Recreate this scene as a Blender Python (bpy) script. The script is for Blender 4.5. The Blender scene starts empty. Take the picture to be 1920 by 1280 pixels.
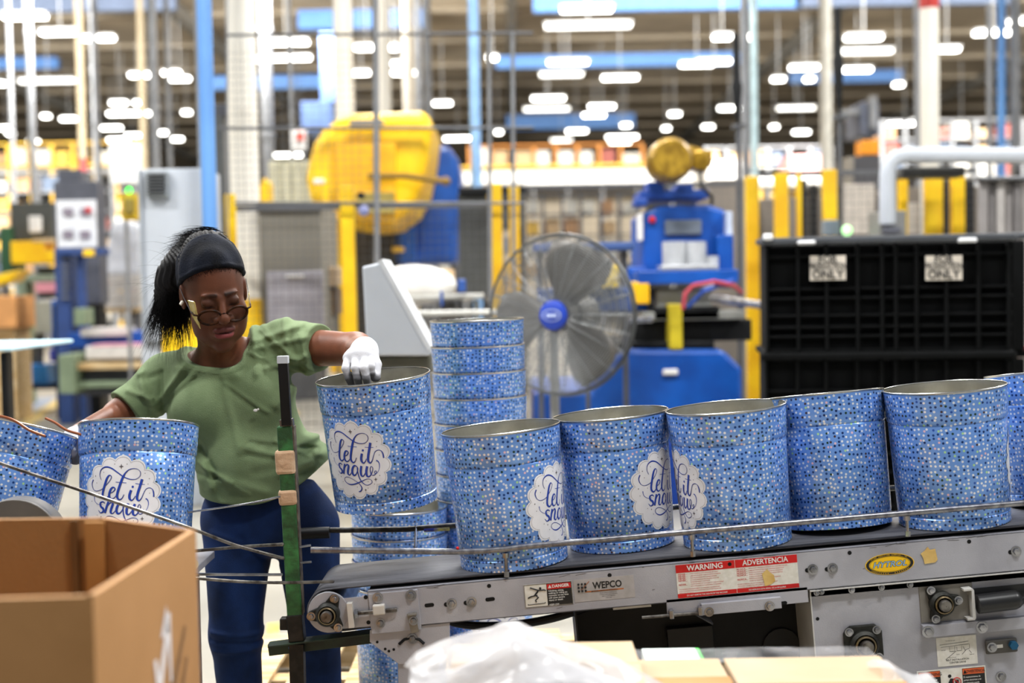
import bpy, math, random
import numpy as np
from mathutils import Vector, Matrix, Euler, noise as mn
random.seed(7)
SC = bpy.context.scene
COL = SC.collection
R = math.radians
# ------------------------------------------------------------------ camera
FPX = 2500.0
CAMZ = 1.45
PITCH = math.atan(110/FPX)
ROLL = -R(1.0)
cam_m = Matrix.Rotation(math.pi/2-PITCH, 3, 'X') @ Matrix.Rotation(ROLL, 3, 'Z')
cd = bpy.data.cameras.new('camera'); cam = bpy.data.objects.new('camera', cd); COL.objects.link(cam)
cam.location = (0, 0, CAMZ); cam.rotation_euler = cam_m.to_euler()
cd.sensor_width = 36; cd.lens = FPX/1920*36; cd.clip_end = 400
cd.dof.use_dof = True; cd.dof.focus_distance = 3.5; cd.dof.aperture_fstop = cd.lens/1000/0.026
SC.camera = cam
SC.view_settings.view_transform = 'Standard'; SC.view_settings.look = 'None'
SC.view_settings.gamma = 1; SC.view_settings.use_curve_mapping = False
SC.view_settings.exposure = 0.25
SC.cycles.max_bounces = 6; SC.cycles.diffuse_bounces = 3; SC.cycles.glossy_bounces = 3
SC.cycles.transmission_bounces = 5; SC.cycles.transparent_max_bounces = 10
SC.cycles.sample_clamp_indirect = 4.0; SC.cycles.sample_clamp_direct = 0
SC.cycles.use_denoising = True
SC.cycles.caustics_reflective = False; SC.cycles.caustics_refractive = False
# ------------------------------------------------------------------ world, hall lighting and added fill lights
w = bpy.data.worlds.new('hall_ambient'); SC.world = w; w.use_nodes = True
w.node_tree.nodes['Background'].inputs[0].default_value = (0.93, 0.96, 1.0, 1)
w.node_tree.nodes['Background'].inputs[1].default_value = 0.23
def area(x, y, z, sx, sy, watts, col=(1.0, 1.0, 0.99), rot=(0, 0, 0)):
    l = bpy.data.lights.new('hall_lamp_or_fill', 'AREA'); l.shape = 'RECTANGLE'; l.size = sx; l.size_y = sy
    l.energy = watts; l.color = col
    o = bpy.data.objects.new('hall_lamp_or_fill', l); COL.objects.link(o); o.location = (x, y, z); o.rotation_euler = rot
    return o
for (ax, ay) in ((-2.6, 2.9), (1.2, 1.2), (4.6, 1.8), (-4.5, 5.8), (0.2, 5.6), (4.6, 5.8)):
    area(ax, ay, 5.2, 1.3, 0.35, 130 if ay < 3 else 230)
for (ax, ay) in ((-7, 11), (0, 11), (7, 11), (-10, 18), (-2, 18), (7, 18)):
    area(ax, ay, 7.0, 2.0, 0.8, 430)
for ax in (-18, -6, 6, 18):
    area(ax, 23, 7.2, 5.0, 1.5, 420, rot=(R(50), 0, 0))  # added fill out of view, tilted forward to brighten the far hall
    area(ax, 23, 7.0, 5.0, 1.5, 3300, rot=(R(103), 0, 0))  # added uplight out of view, aimed up to brighten the roof

def W(px, py, Y):
    d = cam_m @ Vector(((px-960)/FPX, (640-py)/FPX, -1.0))
    return Vector((0, 0, CAMZ)) + d*(Y/d.y)
def WZ(px, py, z):
    d = cam_m @ Vector(((px-960)/FPX, (640-py)/FPX, -1.0))
    return Vector((0, 0, CAMZ)) + d*((z-CAMZ)/d.z)
def lin(h):
    if isinstance(h, str):
        h = h.lstrip('#'); c = [int(h[i:i+2], 16)/255 for i in (0, 2, 4)]
    else: c = list(h)
    return tuple((x/12.92 if x <= .04045 else ((x+.055)/1.055)**2.4) for x in c)+(1,)
# ------------------------------------------------------------------ materials
_mc = {}
def mat(name, col, rough=.5, metal=0.0, col2=None, nscale=8.0, bump=0.0, bscale=60.0, emit=0, coat=0.0, stretch=None, lo=.4, hi=.65, spec=.5):
    if name in _mc: return _mc[name]
    m = bpy.data.materials.new(name); m.use_nodes = True; nt = m.node_tree; N = nt.nodes; L = nt.links
    b = N['Principled BSDF']; c = lin(col)
    b.inputs['Base Color'].default_value = c
    b.inputs['Roughness'].default_value = rough; b.inputs['Metallic'].default_value = metal
    b.inputs['Coat Weight'].default_value = coat; b.inputs['Specular IOR Level'].default_value = spec
    m.diffuse_color = c
    tc = N.new('ShaderNodeTexCoord'); mp = N.new('ShaderNodeMapping'); L.new(tc.outputs['Object'], mp.inputs[0])
    if stretch: mp.inputs['Scale'].default_value = stretch
    if emit:
        b.inputs['Emission Color'].default_value = c; b.inputs['Emission Strength'].default_value = emit
    else:
        nz = N.new('ShaderNodeTexNoise'); nz.inputs['Scale'].default_value = nscale; nz.inputs['Detail'].default_value = 5
        L.new(mp.outputs[0], nz.inputs[0])
        rp = N.new('ShaderNodeValToRGB'); rp.color_ramp.elements[0].position = lo; rp.color_ramp.elements[1].position = hi
        c2 = lin(col2) if col2 else tuple(min(1, x*.82) for x in c[:3])+(1,)
        rp.color_ramp.elements[0].color = c2; rp.color_ramp.elements[1].color = c
        L.new(nz.outputs[0], rp.inputs[0]); L.new(rp.outputs[0], b.inputs['Base Color'])
    if bump:
        n2 = N.new('ShaderNodeTexNoise'); n2.inputs['Scale'].default_value = bscale; n2.inputs['Detail'].default_value = 4
        L.new(mp.outputs[0], n2.inputs[0]); bp = N.new('ShaderNodeBump'); bp.inputs['Strength'].default_value = bump
        bp.inputs['Distance'].default_value = .01
        L.new(n2.outputs[0], bp.inputs['Height']); L.new(bp.outputs[0], b.inputs['Normal'])
    _mc[name] = m; return m
def vcmat(name, rough=.5, bump=0, bscale=100, sss=0, spec=.5):
    m = bpy.data.materials.new(name); m.use_nodes = True; nt = m.node_tree; N = nt.nodes; L = nt.links
    b = N['Principled BSDF']; a = N.new('ShaderNodeAttribute'); a.attribute_name = 'Col'
    L.new(a.outputs['Color'], b.inputs['Base Color']); b.inputs['Roughness'].default_value = rough
    b.inputs['Subsurface Weight'].default_value = sss; b.inputs['Subsurface Radius'].default_value = (.02, .008, .004)
    b.inputs['Subsurface Scale'].default_value = .3
    b.inputs['Specular IOR Level'].default_value = spec
    if bump:
        tc = N.new('ShaderNodeTexCoord'); n2 = N.new('ShaderNodeTexNoise'); n2.inputs['Scale'].default_value = bscale; n2.inputs['Detail'].default_value = 5
        L.new(tc.outputs['Object'], n2.inputs[0]); bp = N.new('ShaderNodeBump'); bp.inputs['Strength'].default_value = bump; bp.inputs['Distance'].default_value = .005
        L.new(n2.outputs[0], bp.inputs['Height']); L.new(bp.outputs[0], b.inputs['Normal'])
    return m
def glassy(name, col, alpha=.3, rough=.1):
    m = bpy.data.materials.new(name); m.use_nodes = True; nt = m.node_tree; N = nt.nodes; L = nt.links
    b = N['Principled BSDF']; b.inputs['Base Color'].default_value = lin(col); b.inputs['Roughness'].default_value = rough
    b.inputs['Alpha'].default_value = alpha; m.diffuse_color = lin(col)
    return m

# ------------------------------------------------------------------ mesh builder
class MB:
    def __init__(s): s.v = []; s.f = []; s.m = []; s.cur = 0; s.uv = {}
    def add(s, vs, fs, m=None):
        o = len(s.v); s.v.extend([tuple(x) for x in vs]); k = s.cur if m is None else m
        for f in fs: s.f.append(tuple(i+o for i in f)); s.m.append(k)
    def box(s, c, d, rot=None, m=None):
        hx, hy, hz = d[0]/2, d[1]/2, d[2]/2; c = Vector(c)
        vs = [Vector((x, y, z)) for x in (-hx, hx) for y in (-hy, hy) for z in (-hz, hz)]
        if rot is not None: vs = [rot @ v for v in vs]
        s.add([c+v for v in vs], [(0, 1, 3, 2), (4, 6, 7, 5), (0, 4, 5, 1), (2, 3, 7, 6), (0, 2, 6, 4), (1, 5, 7, 3)], m); return s
    def bb(s, x0, x1, y0, y1, z0, z1, m=None):
        return s.box(((x0+x1)/2, (y0+y1)/2, (z0+z1)/2), (abs(x1-x0), abs(y1-y0), abs(z1-z0)), m=m)
    def beam(s, a, b, wd, ht, m=None, up=(0, 0, 1)):
        a = Vector(a); b = Vector(b); d = (b-a); l = d.length; d.normalize(); u = Vector(up)
        if abs(d.dot(u)) > .99: u = Vector((0, 1, 0))
        sx = d.cross(u).normalized(); uz = sx.cross(d).normalized()
        vs = []
        for t in (a, b):
            for (i, j) in ((-1, -1), (1, -1), (1, 1), (-1, 1)): vs.append(t+sx*i*wd/2+uz*j*ht/2)
        s.add(vs, [(3, 2, 1, 0), (4, 5, 6, 7), (0, 1, 5, 4), (1, 2, 6, 5), (2, 3, 7, 6), (3, 0, 4, 7)], m); return s
    def tube(s, pts, r, n=8, m=None, caps=True):
        pts = [Vector(p) for p in pts]; k = len(pts); rs = r if isinstance(r, (list, tuple)) else [r]*k
        vs = []; prev = None
        for i, p in enumerate(pts):
            t = (pts[min(i+1, k-1)]-pts[max(i-1, 0)]).normalized()
            if prev is None:
                u = Vector((0, 0, 1)) if abs(t.z) < .9 else Vector((1, 0, 0)); a = t.cross(u).normalized()
            else:
                a = (prev-t*prev.dot(t)).normalized()
            prev = a; b = t.cross(a)
            for j in range(n):
                th = 2*math.pi*j/n; vs.append(p+(a*math.cos(th)+b*math.sin(th))*rs[i])
        fs = [(i*n+j, i*n+(j+1) % n, (i+1)*n+(j+1) % n, (i+1)*n+j) for i in range(k-1) for j in range(n)]
        if caps: fs += [tuple(range(n-1, -1, -1)), tuple((k-1)*n+j for j in range(n))]
        s.add(vs, fs, m); return s
    def cyl(s, a, b, r, n=16, r2=None, m=None): return s.tube([a, b], [r, r if r2 is None else r2], n, m)
    def lathe(s, prof, n=32, o=(0, 0, 0), rot=None, m=None):
        vs = []; o = Vector(o)
        for (r, z) in prof:
            for j in range(n):
                th = 2*math.pi*j/n; v = Vector((r*math.cos(th), r*math.sin(th), z))
                if rot is not None: v = rot @ v
                vs.append(o+v)
        k = len(prof)
        s.add(vs, [(i*n+j, i*n+(j+1) % n, (i+1)*n+(j+1) % n, (i+1)*n+j) for i in range(k-1) for j in range(n)], m); return s
    def prism(s, poly, y0, y1, f=None, m=None):   # poly in x,z ; extruded along y ; f maps (x,y,z)->pos
        f = f or (lambda x, y, z: (x, y, z)); n = len(poly)
        vs = [f(x, y0, z) for x, z in poly]+[f(x, y1, z) for x, z in poly]
        fs = [tuple(range(n)), tuple(range(2*n-1, n-1, -1))]+[(i, i+n, (i+1) % n+n, (i+1) % n) for i in range(n)]
        s.add(vs, fs, m); return s
    def quad(s, a, b, c, d, m=None): s.add([a, b, c, d], [(0, 1, 2, 3)], m); return s
    def sph(s, c, r, n=12, m=None, sc=(1, 1, 1)):
        k = n//2; pr = [(max(1e-5, math.sin(math.pi*i/k))*r, -math.cos(math.pi*i/k)*r) for i in range(k+1)]
        o = len(s.v); s.lathe(pr, n, (0, 0, 0), m=m); c = Vector(c)
        for i in range(o, len(s.v)):
            x, y, z = s.v[i]; s.v[i] = (c.x+x*sc[0], c.y+y*sc[1], c.z+z*sc[2])
        return s
def mw(o):
    m = Matrix.Identity(4)
    while o is not None: m = o.matrix_basis @ m; o = o.parent
    return m
def setp(o, label=None, cat=None, group=None, kind=None):
    if label: o['label'] = label
    if cat: o['category'] = cat
    if group: o['group'] = group
    if kind: o['kind'] = kind
    return o
def build(mb, name, mats, parent=None, world=True, smooth=False, bev=0, seg=2, label=None, cat=None, group=None, kind=None, sub=0):
    if not isinstance(mats, (list, tuple)): mats = [mats]
    me = bpy.data.meshes.new(name); vs = mb.v
    if parent is not None and world:
        inv = mw(parent).inverted(); vs = [inv @ Vector(v) for v in vs]
    me.from_pydata(vs, [], mb.f)
    for m in mats: me.materials.append(m)
    if len(mats) > 1: me.polygons.foreach_set('material_index', mb.m)
    if smooth: me.polygons.foreach_set('use_smooth', [True]*len(me.polygons)); me.set_sharp_from_angle(angle=R(35)) if smooth != 2 else None
    me.update(); o = bpy.data.objects.new(name, me); COL.objects.link(o)
    if parent is not None: o.parent = parent
    if bev:
        b = o.modifiers.new('bevel', 'BEVEL'); b.width = bev; b.segments = seg; b.limit_method = 'ANGLE'; b.angle_limit = R(40)
    return setp(o, label, cat, group, kind)
def thing(name, label, cat, loc=(0, 0, 0), rot=None, group=None):
    o = bpy.data.objects.new(name, None); COL.objects.link(o); o.location = loc
    if rot is not None: o.rotation_euler = rot.to_euler() if isinstance(rot, Matrix) else rot
    bpy_m = Matrix.LocRotScale(Vector(loc), Euler(o.rotation_euler), None); o.matrix_basis = bpy_m
    return setp(o, label, cat, group)
def copy_thing(root, basis, label, group=None, skip=()):
    r = root.copy(); COL.objects.link(r); r.matrix_basis = basis; r['label'] = label
    if group: r['group'] = group
    def rec(a, b):
        for ch in a.children:
            if ch.name.split('.')[0] in skip: continue
            c = ch.copy(); COL.objects.link(c); c.parent = b; rec(ch, c)
    rec(root, r); return r
def text(mb, s, size, xf, m=None, bold=0.0, align='CENTER', shear=0, sx=1.0):
    cu = bpy.data.curves.new('t', 'FONT'); cu.body = s; cu.size = size; cu.align_x = align; cu.align_y = 'CENTER'
    cu.offset = bold*size; cu.shear = shear; cu.resolution_u = 3
    o = bpy.data.objects.new('t', cu); COL.objects.link(o)
    me = bpy.data.meshes.new_from_object(o.evaluated_get(bpy.context.evaluated_depsgraph_get()))
    mb.add([xf(v.co.x*sx, v.co.y) for v in me.vertices], [tuple(p.vertices) for p in me.polygons], m)
    bpy.data.objects.remove(o); bpy.data.curves.remove(cu); bpy.data.meshes.remove(me)
def catmull(P, n=6):
    P = [np.array(p, float) for p in P]; Q = [2*P[0]-P[1]]+P+[2*P[-1]-P[-2]]; out = []
    for i in range(1, len(Q)-2):
        for k in range(n):
            t = k/n; a, b, c, d = Q[i-1], Q[i], Q[i+1], Q[i+2]
            out.append(.5*((2*b)+(c-a)*t+(2*a-5*b+4*c-d)*t*t+(3*b-a-3*c+d)*t**3))
    out.append(P[-1]); return out

# common materials
M_STEEL = mat('brushed_steel', '#b9b9bd', .22, .9, '#858588', 20)
M_ROD = mat('dull_rod_steel', '#8d8983', .38, .9, '#4c4641', 40)
M_BLACK = mat('black_plastic', '#131416', .5, 0, '#0b0c0d', 12, spec=.25)
M_CRATE = mat('crate_black_plastic', '#08090a', .8, 0, '#050606', 12, spec=.12)
M_DARK = mat('dark_cast_iron', '#34342f', .5, .5, '#1c1c19', 30, bump=.2)
M_GREYP = mat('grey_machine_paint', '#b0b0b7', .42, .1, '#8f8e96', 5, bump=.08, bscale=300, lo=.3, hi=.6)
M_LGREY = mat('pale_grey_paint', '#c3c8cf', .5, 0, '#b4b9c0', 1.5)
M_YEL = mat('safety_yellow_paint', '#ffd20a', .45, 0, '#f0b604', 3)
M_BLUE = mat('deep_blue_machine_paint', '#0757b6', .38, 0, '#054294', 3)
M_LBLUE = mat('light_blue_column_paint', '#6a9fdc', .5, 0, '#5a8ccc', 1)
M_WHITE = mat('white_print', '#eceae6', .5, 0, '#e2dfda', 10)
M_INKB = mat('black_ink', '#151515', .5)
M_RED = mat('red_ink', '#d01013', .4)
M_GREEN = mat('green_machine_paint', '#33743c', .5, 0, '#1d4524', 25, bump=.25, bscale=90)
M_DGREEN = mat('dark_green_paint', '#1d3526', .5, 0, '#101a14', 15)
M_WIRE = mat('grey_fence_wire', '#66676a', .5, .4)
M_TAN = mat('kraft_cardboard', '#c79a63', .8, 0, '#b98a54', 3, bump=.08, bscale=200)
M_TANL = mat('pale_cardboard', '#bda588', .8, 0, '#b09878', 3, bump=.05)
M_WOOD = mat('pale_pallet_wood', '#dcc49a', .75, 0, '#b99866', 4, stretch=(1, 8, 8))
# ------------------------------------------------------------------ the hall: floor, ceiling, far wall
M_FLOOR = mat('polished_concrete', '#a19d92', .35, 0, '#8c887e', 1.2, bump=.03)
M_DECK = mat('brown_grey_roof_deck', '#dccbb0', .9, 0, '#a89881', .35)
M_BEAMD = mat('dark_steel_joist', '#a3957f', .8)
M_BEAMB = mat('blue_steel_beam', '#5f8fce', .6)
M_WALLF = mat('far_wall_panels', '#a5a29c', .9, 0, '#77726b', .15)
f = MB(); f.bb(-60, 60, -8, 110, -.2, 0); build(f, 'floor', M_FLOOR, kind='structure')
f = MB(); f.bb(-60, 60, 14, 110, 10.0, 10.2); build(f, 'ceiling', M_DECK, kind='structure')
f = MB(); f.bb(-60, 60, 108, 108.4, 0, 10); build(f, 'wall_back', M_WALLF, kind='structure')
for k in range(16):
    y = 26+k*5.2; f = MB(); f.bb(-55, 55, y, y+.12, 9.82, 9.98); build(f, 'roof_joist', M_BEAMD, kind='structure')
for k in range(9):
    x = -40+k*10; f = MB(); f.bb(x, x+.3, 20, 106, 9.5, 9.9); build(f, 'roof_girder', mat('girder_grey', '#8f8a80', .8), kind='structure')
for (x0, x1, py, Y, h) in ((1000, 1500, 6, 36, .5), (930, 1400, 119, 44, .36), (395, 640, 158, 44, .38), (950, 1190, 231, 60, .6), (-40, 110, 122, 46, .34), (1480, 1690, 147, 52, .4), (-30, 330, 12, 36, .4), (1490, 1900, 4, 36, .3), (560, 800, 40, 40, .5)):
    a = W(x0, py, Y); b = W(x1, py, Y); b.z = a.z; f = MB(); f.beam(a, b, .3, h); f.beam(a+Vector((0, 0, h/2)), b+Vector((0, 0, h/2)), .5, .05)
    build(f, 'ceiling_beam', M_BEAMB if x0 not in (-30, 1490) else mat('slate_beam', '#5e6a80', .7), kind='structure')
# floor markings
def mark(name, pts, m): f = MB(); f.add([WZ(px, py, .004) for px, py in pts], [tuple(range(len(pts)))]); build(f, name, m, kind='structure')
M_YLINE = mat('worn_yellow_floor_paint', '#dcb93c', .5, 0, '#c9b98a', 6)
mark('floor_marking', [(20, 806), (100, 750), (130, 747), (48, 806)], M_YLINE)
mark('floor_marking', [(110, 760), (560, 770), (560, 779), (105, 768)], M_YLINE)
mark('floor_marking', [(20, 752), (110, 742), (85, 762), (30, 772)], mat('blue_grey_floor_paint', '#8f9db4', .5))
mark('floor_marking', [(500, 1168), (525, 1165), (519, 1225), (498, 1232)], M_YLINE)
mark('floor_marking', [(640, 1190), (668, 1188), (668, 1215), (640, 1222)], M_YLINE)
# columns
def column(name, label, px0, py0, px1, py1, wpx, Y, m, rnd=False, extra=None, cat='column', top=9.9):
    b = W(px1, py1, Y); wd = wpx*Y/FPX
    x = b.x+(0)*0; t = thing(name, label, cat, (W((px0+px1)/2, (py0+py1)/2, Y).x, Y, 0))
    f = MB(); x = t.location.x
    if rnd: f.cyl((x, Y, 0), (x, Y, top), wd/2, 24)
    else:
        f.bb(x-wd/2, x+wd/2, Y-wd/2, Y-wd/2+.03*wd*3, 0, top); f.bb(x-wd/2, x+wd/2, Y+wd/2-.09*wd, Y+wd/2, 0, top); f.bb(x-wd*.1, x+wd*.1, Y-wd/2, Y+wd/2, 0, top)
    build(f, 'shaft', m, t, smooth=rnd)
    f = MB(); f.bb(x-wd*.8, x+wd*.8, Y-wd*.8, Y+wd*.8, 0, .04); build(f, 'base_plate', M_DARK, t)
    if extra:
        for (nm, z0, z1, m2) in extra:
            f = MB()
            if rnd: f.cyl((x, Y, z0), (x, Y, z1), wd/2*1.04, 24)
            else: f.bb(x-wd*.53, x+wd*.53, Y-wd*.53, Y+wd*.53, z0, z1)
            build(f, nm, m2, t, smooth=rnd)
    return t
M_CREAM = mat('cream_column_paint', '#f1ece0', .6, 0, '#e6dfd0', 1)
def zat(py, Y): return W(960, py, Y).z
column('square_column', 'wide cream column with yellow painted foot behind the woman', 455, 100, 460, 500, 54, 10.6, M_CREAM, True, [('yellow_foot', 0, zat(552, 10.6), M_YEL)])
column('square_column', 'cream column rising directly behind the yellow hood', 643, 20, 646, 200, 36, 15, M_CREAM, True)
column('square_column', 'thin cream column right of the yellow hood column', 719, 20, 721, 180, 24, 18, M_CREAM, True)
column('square_column', 'faint beige column between grey pipes above the yellow hood', 765, 20, 766, 180, 22, 24, mat('faint_beige', '#cfc5b4', .7), True)
column('round_column', 'cream column with a red painted upper band above the grey duct', 1742, 50, 1744, 270, 34, 13, M_CREAM, True, [('red_band', zat(30, 13), 9.0, mat('red_column_paint', '#c4342c', .6))])
column('round_column', 'pale beige column left of the black lance at right', 1548, 50, 1549, 300, 22, 20, mat('pale_beige_column', '#cfcabd', .6), True)
column('steel_column', 'bright blue slim steel column beside the grey cabinet', 386, 100, 392, 400, 28, 8.6, M_LBLUE, True)
column('steel_column', 'light blue slim steel column above the fan', 889, 100, 892, 300, 20, 14, mat('pale_blue_column', '#8fbaea', .6), True)
column('steel_column', 'blue slim steel column near the right edge', 1876, 60, 1879, 250, 15, 17, M_LBLUE, True)
column('wooden_post', 'distant beige post with red foot behind the dark notice board', 152, 150, 154, 280, 14, 30, mat('beige_post', '#94866c', .7), True, [('red_foot', 0, zat(283, 30), mat('dull_red', '#9b2f2c', .6))])
column('wooden_post', 'second distant beige post above the grey cabinet', 268, 200, 270, 320, 12, 34, mat('beige_post', '#94866c', .7), True)
# thin grey pipes and conduits
M_PIPE = mat('galvanised_pipe', '#8d8e90', .55, .2, '#7b7c7e', 3)
pipes = [(57, 13, 24, 'far left grey drop pipe'), (180, 10, 22, 'grey drop pipe above the notice board'), (288, 16, 20, 'paired drop pipe above the grey cabinet, thicker one'), (315, 9, 22, 'thin drop pipe above the grey cabinet'), (177, 12, 28, 'faint drop pipe right of the lamps at left'), (20, 8, 26, 'thin drop pipe near the left edge'),
         (500, 22, 24, 'wide grey duct drop right of the cream column'), (545, 8, 21, 'thin conduit right of the wide duct drop'), (785, 12, 20, 'drop pipe above the right side of the yellow hood, left one'), (802, 14, 18, 'drop pipe above the right side of the yellow hood, right one'), (372, 10, 9.5, 'slim grey-green conduit against the blue column'),
         (1397, 16, 12, 'grey pipe left of the tall pale blue pipe'), (1414, 14, 13, 'tall pale blue-green pipe above the blue press'), (1720, 12, 14, 'grey conduit strapped beside the red banded column'), (1855, 11, 15, 'slim grey post ending below the lamps at right'), (1904, 20, 17, 'thick pale pipe at the right edge')]
for (px, wpx, Y, lb) in pipes:
    p = W(px, 150, Y); f = MB(); top = 9.9 if px != 1855 else zat(22, Y)
    m = M_PIPE if px != 1414 else mat('pale_teal_pipe', '#bcd3d6', .5)
    t = thing('drop_pipe', lb, 'pipe', (p.x, Y, 0)); r = wpx*Y/FPX/2
    f.cyl((p.x, Y, 0.0), (p.x, Y, top), r, 12); build(f, 'pipe', m, t, smooth=True)
    for zz in (2.2, 4.1, 6.0): f = MB(); f.cyl((p.x, Y, zz), (p.x, Y, zz+.08), r*1.25, 12); build(f, 'pipe_collar', m, t, smooth=True)
for (px, a, b, c, lb) in ((1381, 62, 235, 400, 'black tapering lance standing upright left of the pale blue pipe'), (1571, 15, 218, 420, 'black tapering lance standing upright over the crate')):
    Y = 10.5; t = thing('lance', lb, 'pole', W(px, c, Y)); f = MB()
    P = [W(px-1, a, Y), W(px, a+90, Y), W(px, a+100, Y), W(px+3, b, Y)]; u = Y/FPX
    f.tube(P, [6*u, 8*u, 11*u, 3*u], 10); build(f, 'rod', M_BLACK, t, smooth=True)
    q_ = W(px+5, c, Y); f = MB(); f.tube([W(px+3, b, Y), q_, (q_.x, q_.y, 0)], 5*u, 10); f.box(W(px+4, b+2, Y), (.1, .1, .03)); build(f, 'mount', M_WIRE, t, smooth=True)
# high bay lamps, and glowing stand-ins for lit roof beams
M_LAMP = mat('lamp_glow', '#fffdf6', emit=12.0)
M_LITBEAM = mat('lit_beam_glow', '#fffdf6', emit=3.5)
M_HOUS = mat('lamp_housing', '#d8d8d6', .5)
lamps = [(0,93,31),(70,155,61),(140,221,72),(-30,18,157),(236,300,141),(298,345,137),(310,363,148),(200,245,193),(250,268,193),(195,268,213),(268,295,213),(72,100,218),(107,150,223),(183,235,240),(195,248,262),(228,270,254),(335,365,211),(283,325,249),(310,350,261),(-8,32,240),(5,34,250),(45,80,265),(486,585,80),(500,590,109),(658,718,90),(725,750,90),(655,700,137),(728,762,120),(728,762,137),(765,783,137),(805,854,194),(825,892,260),(905,940,109),(1045,1155,18),(1020,1110,117),(1122,1203,146),(1268,1345,121),(1300,1377,116),(1330,1378,70),(1385,1422,70),(990,1066,185),(1097,1160,200),(1085,1142,216),(1055,1108,246),(1157,1190,235),(1130,1203,257),(1135,1190,268),(1247,1283,214),(1235,1263,241),(1310,1345,238),(1340,1397,203),(1474,1541,127),(1440,1478,149),(1505,1530,149),(1578,1660,71),(1573,1641,131),(1672,1697,159),(1745,1805,93),(1820,1902,62),(1885,1925,41),(1658,1735,232),(1480,1525,248),(1440,1463,238),(486,578,291),(1790,1815,236),(925,945,248),(880,905,235),(600,625,240)]
soft = [(30,148,152),(1015,1190,49),(1005,1100,140),(975,1075,205),(1560,1680,97),(1450,1535,203),(1025,1080,263),(478,500,112),(1700,1760,226)]  # roof beams catching light, made as glowing bars though no lamps
zones = [(200, 'the dark notice board'), (370, 'the grey cabinet'), (600, 'the cream column'), (800, 'the yellow hood'), (1000, 'the fan'), (1240, 'the blue press'), (1440, 'the pale blue pipe'), (1700, 'the crate'), (2000, 'the grey duct')]
ords = ['topmost', 'second from the top', 'third from the top', 'fourth from the top', 'fifth from the top', 'sixth from the top', 'seventh from the top', 'eighth from the top', 'ninth from the top', 'tenth from the top', 'eleventh from the top', 'twelfth from the top', 'thirteenth from the top']
allL = [(a, b, c, 0) for a, b, c in lamps]+[(a, b, c, 1) for a, b, c in soft]
zc = {}
for (x0, x1, py, sf) in sorted(allL, key=lambda q: q[2]):
    zn = next(z for lim, z in zones if (x0+x1)/2 < lim); zc[zn, sf] = zc.get((zn, sf), -1)+1
    Y = min(78, (7.6-CAMZ)*FPX/(527-py)); k = Y/FPX; Lm = max(.25, (x1-x0-17)*k)
    c = W((x0+x1)/2, py, Y); u = .035
    adj = 'strip lamp' if not sf else 'lit-beam stand-in'
    t = thing('lamp_or_lit_beam', 'glowing %s hanging over %s, %s there' % (adj, zn, ords[zc[zn, sf]]), 'lamp', c, group='ceiling lamps')
    f = MB(); f.bb(c.x-Lm/2, c.x+Lm/2, c.y-.12, c.y+.12, c.z-u, c.z+u); build(f, 'diffuser', M_LITBEAM if sf else M_LAMP, t)
    f = MB(); f.bb(c.x-Lm/2-.03, c.x+Lm/2+.03, c.y-.16, c.y+.16, c.z+u, c.z+u+.05)
    f.cyl((c.x, c.y, c.z+u), (c.x, c.y, 9.999), .012, 6); build(f, 'housing', M_HOUS, t)
# ------------------------------------------------------------------ background machinery
def pb(mb, x0, x1, y0, y1, Y, d, m=None):
    cx, cy = (x0+x1)/2, (y0+y1)/2
    zb = W(cx, y1, Y).z; mb.bb(W(x0, cy, Y).x, W(x1, cy, Y).x, Y, Y+d, 0 if zb < .16 else zb, W(cx, y0, Y).z, m); return mb
def pt(name, label, cat, px, Y, group=None):  # thing standing on the floor at that column
    p = W(px, 600, Y); return thing(name, label, cat, (p.x, Y, 0), group=group)
def part(t, name, m, boxes, bev=.01, sm=False, label=None, kind=None):
    o = None
    for b in boxes: f = MB(); pb(f, *b); q = build(f, name, m, t, bev=bev, label=label, kind=kind); o = o or q
    return o
def ppoly(t, name, m, pts, Y, d, bev=.02, label=None):
    f = MB(); q = [W(a, b, Y) for a, b in pts]; n = len(q)
    f.add([(p.x, Y, p.z) for p in q]+[(p.x, Y+d, p.z) for p in q], [tuple(range(n)), tuple(range(2*n-1, n-1, -1))]+[(i, i+n, (i+1) % n+n, (i+1) % n) for i in range(n)])
    return build(f, name, m, t, bev=bev, label=label)
def ptube(t, name, m, pts, r, n=10, label=None):
    f = MB(); f.tube([W(*p) for p in pts], r, n); return build(f, name, m, t, smooth=True, label=label)
M_CHAR = mat('charcoal_panel', '#53555f', .6); M_POSTER = mat('poster_paper', '#eef0f4', .6)
M_ORG = mat('rack_orange', '#e8963c', .6); M_SHEET = mat('stacked_sheet_metal', '#d8d4cf', .5)
FL = 2000  # floor pixel row far below
# yellow and blue press
t = pt('press_machine', 'large machine with a bulging yellow hood and blue flywheel housing behind the fence', 'machine', 700, 13.5)
ppoly(t, 'yellow_hood', M_YEL, [(578, 300), (586, 270), (602, 245), (630, 222), (660, 212), (790, 207), (806, 214), (811, 240), (803, 300), (792, 355), (770, 398), (735, 424), (690, 430), (640, 422), (600, 400), (580, 372), (572, 335)], 13.0, 1.6, .12)
ppoly(t, 'access_door', mat('deep_yellow_door', '#eeb104', .5), [(628, 268), (742, 268), (742, 420), (628, 412)], 12.92, .1, .01)
part(t, 'window_slot', M_PIPE, [(655, 718, 224, 234, 12.85, .1)]); part(t, 'name_plate', M_WHITE, [(587, 608, 335, 345, 12.9, .06)])
part(t, 'seam', mat('hood_seam', '#a98c3c', .5), [(600, 812, 238, 241, 12.9, .05), (703, 707, 238, 420, 12.88, .05)])
part(t, 'inspection_window', mat('pale_yellow_panel', '#cdb75e', .5), [(668, 740, 360, 400, 12.88, .06)])
f = MB(); a = W(805, 335, 14.4); Rr = 58*14.4/FPX
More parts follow.
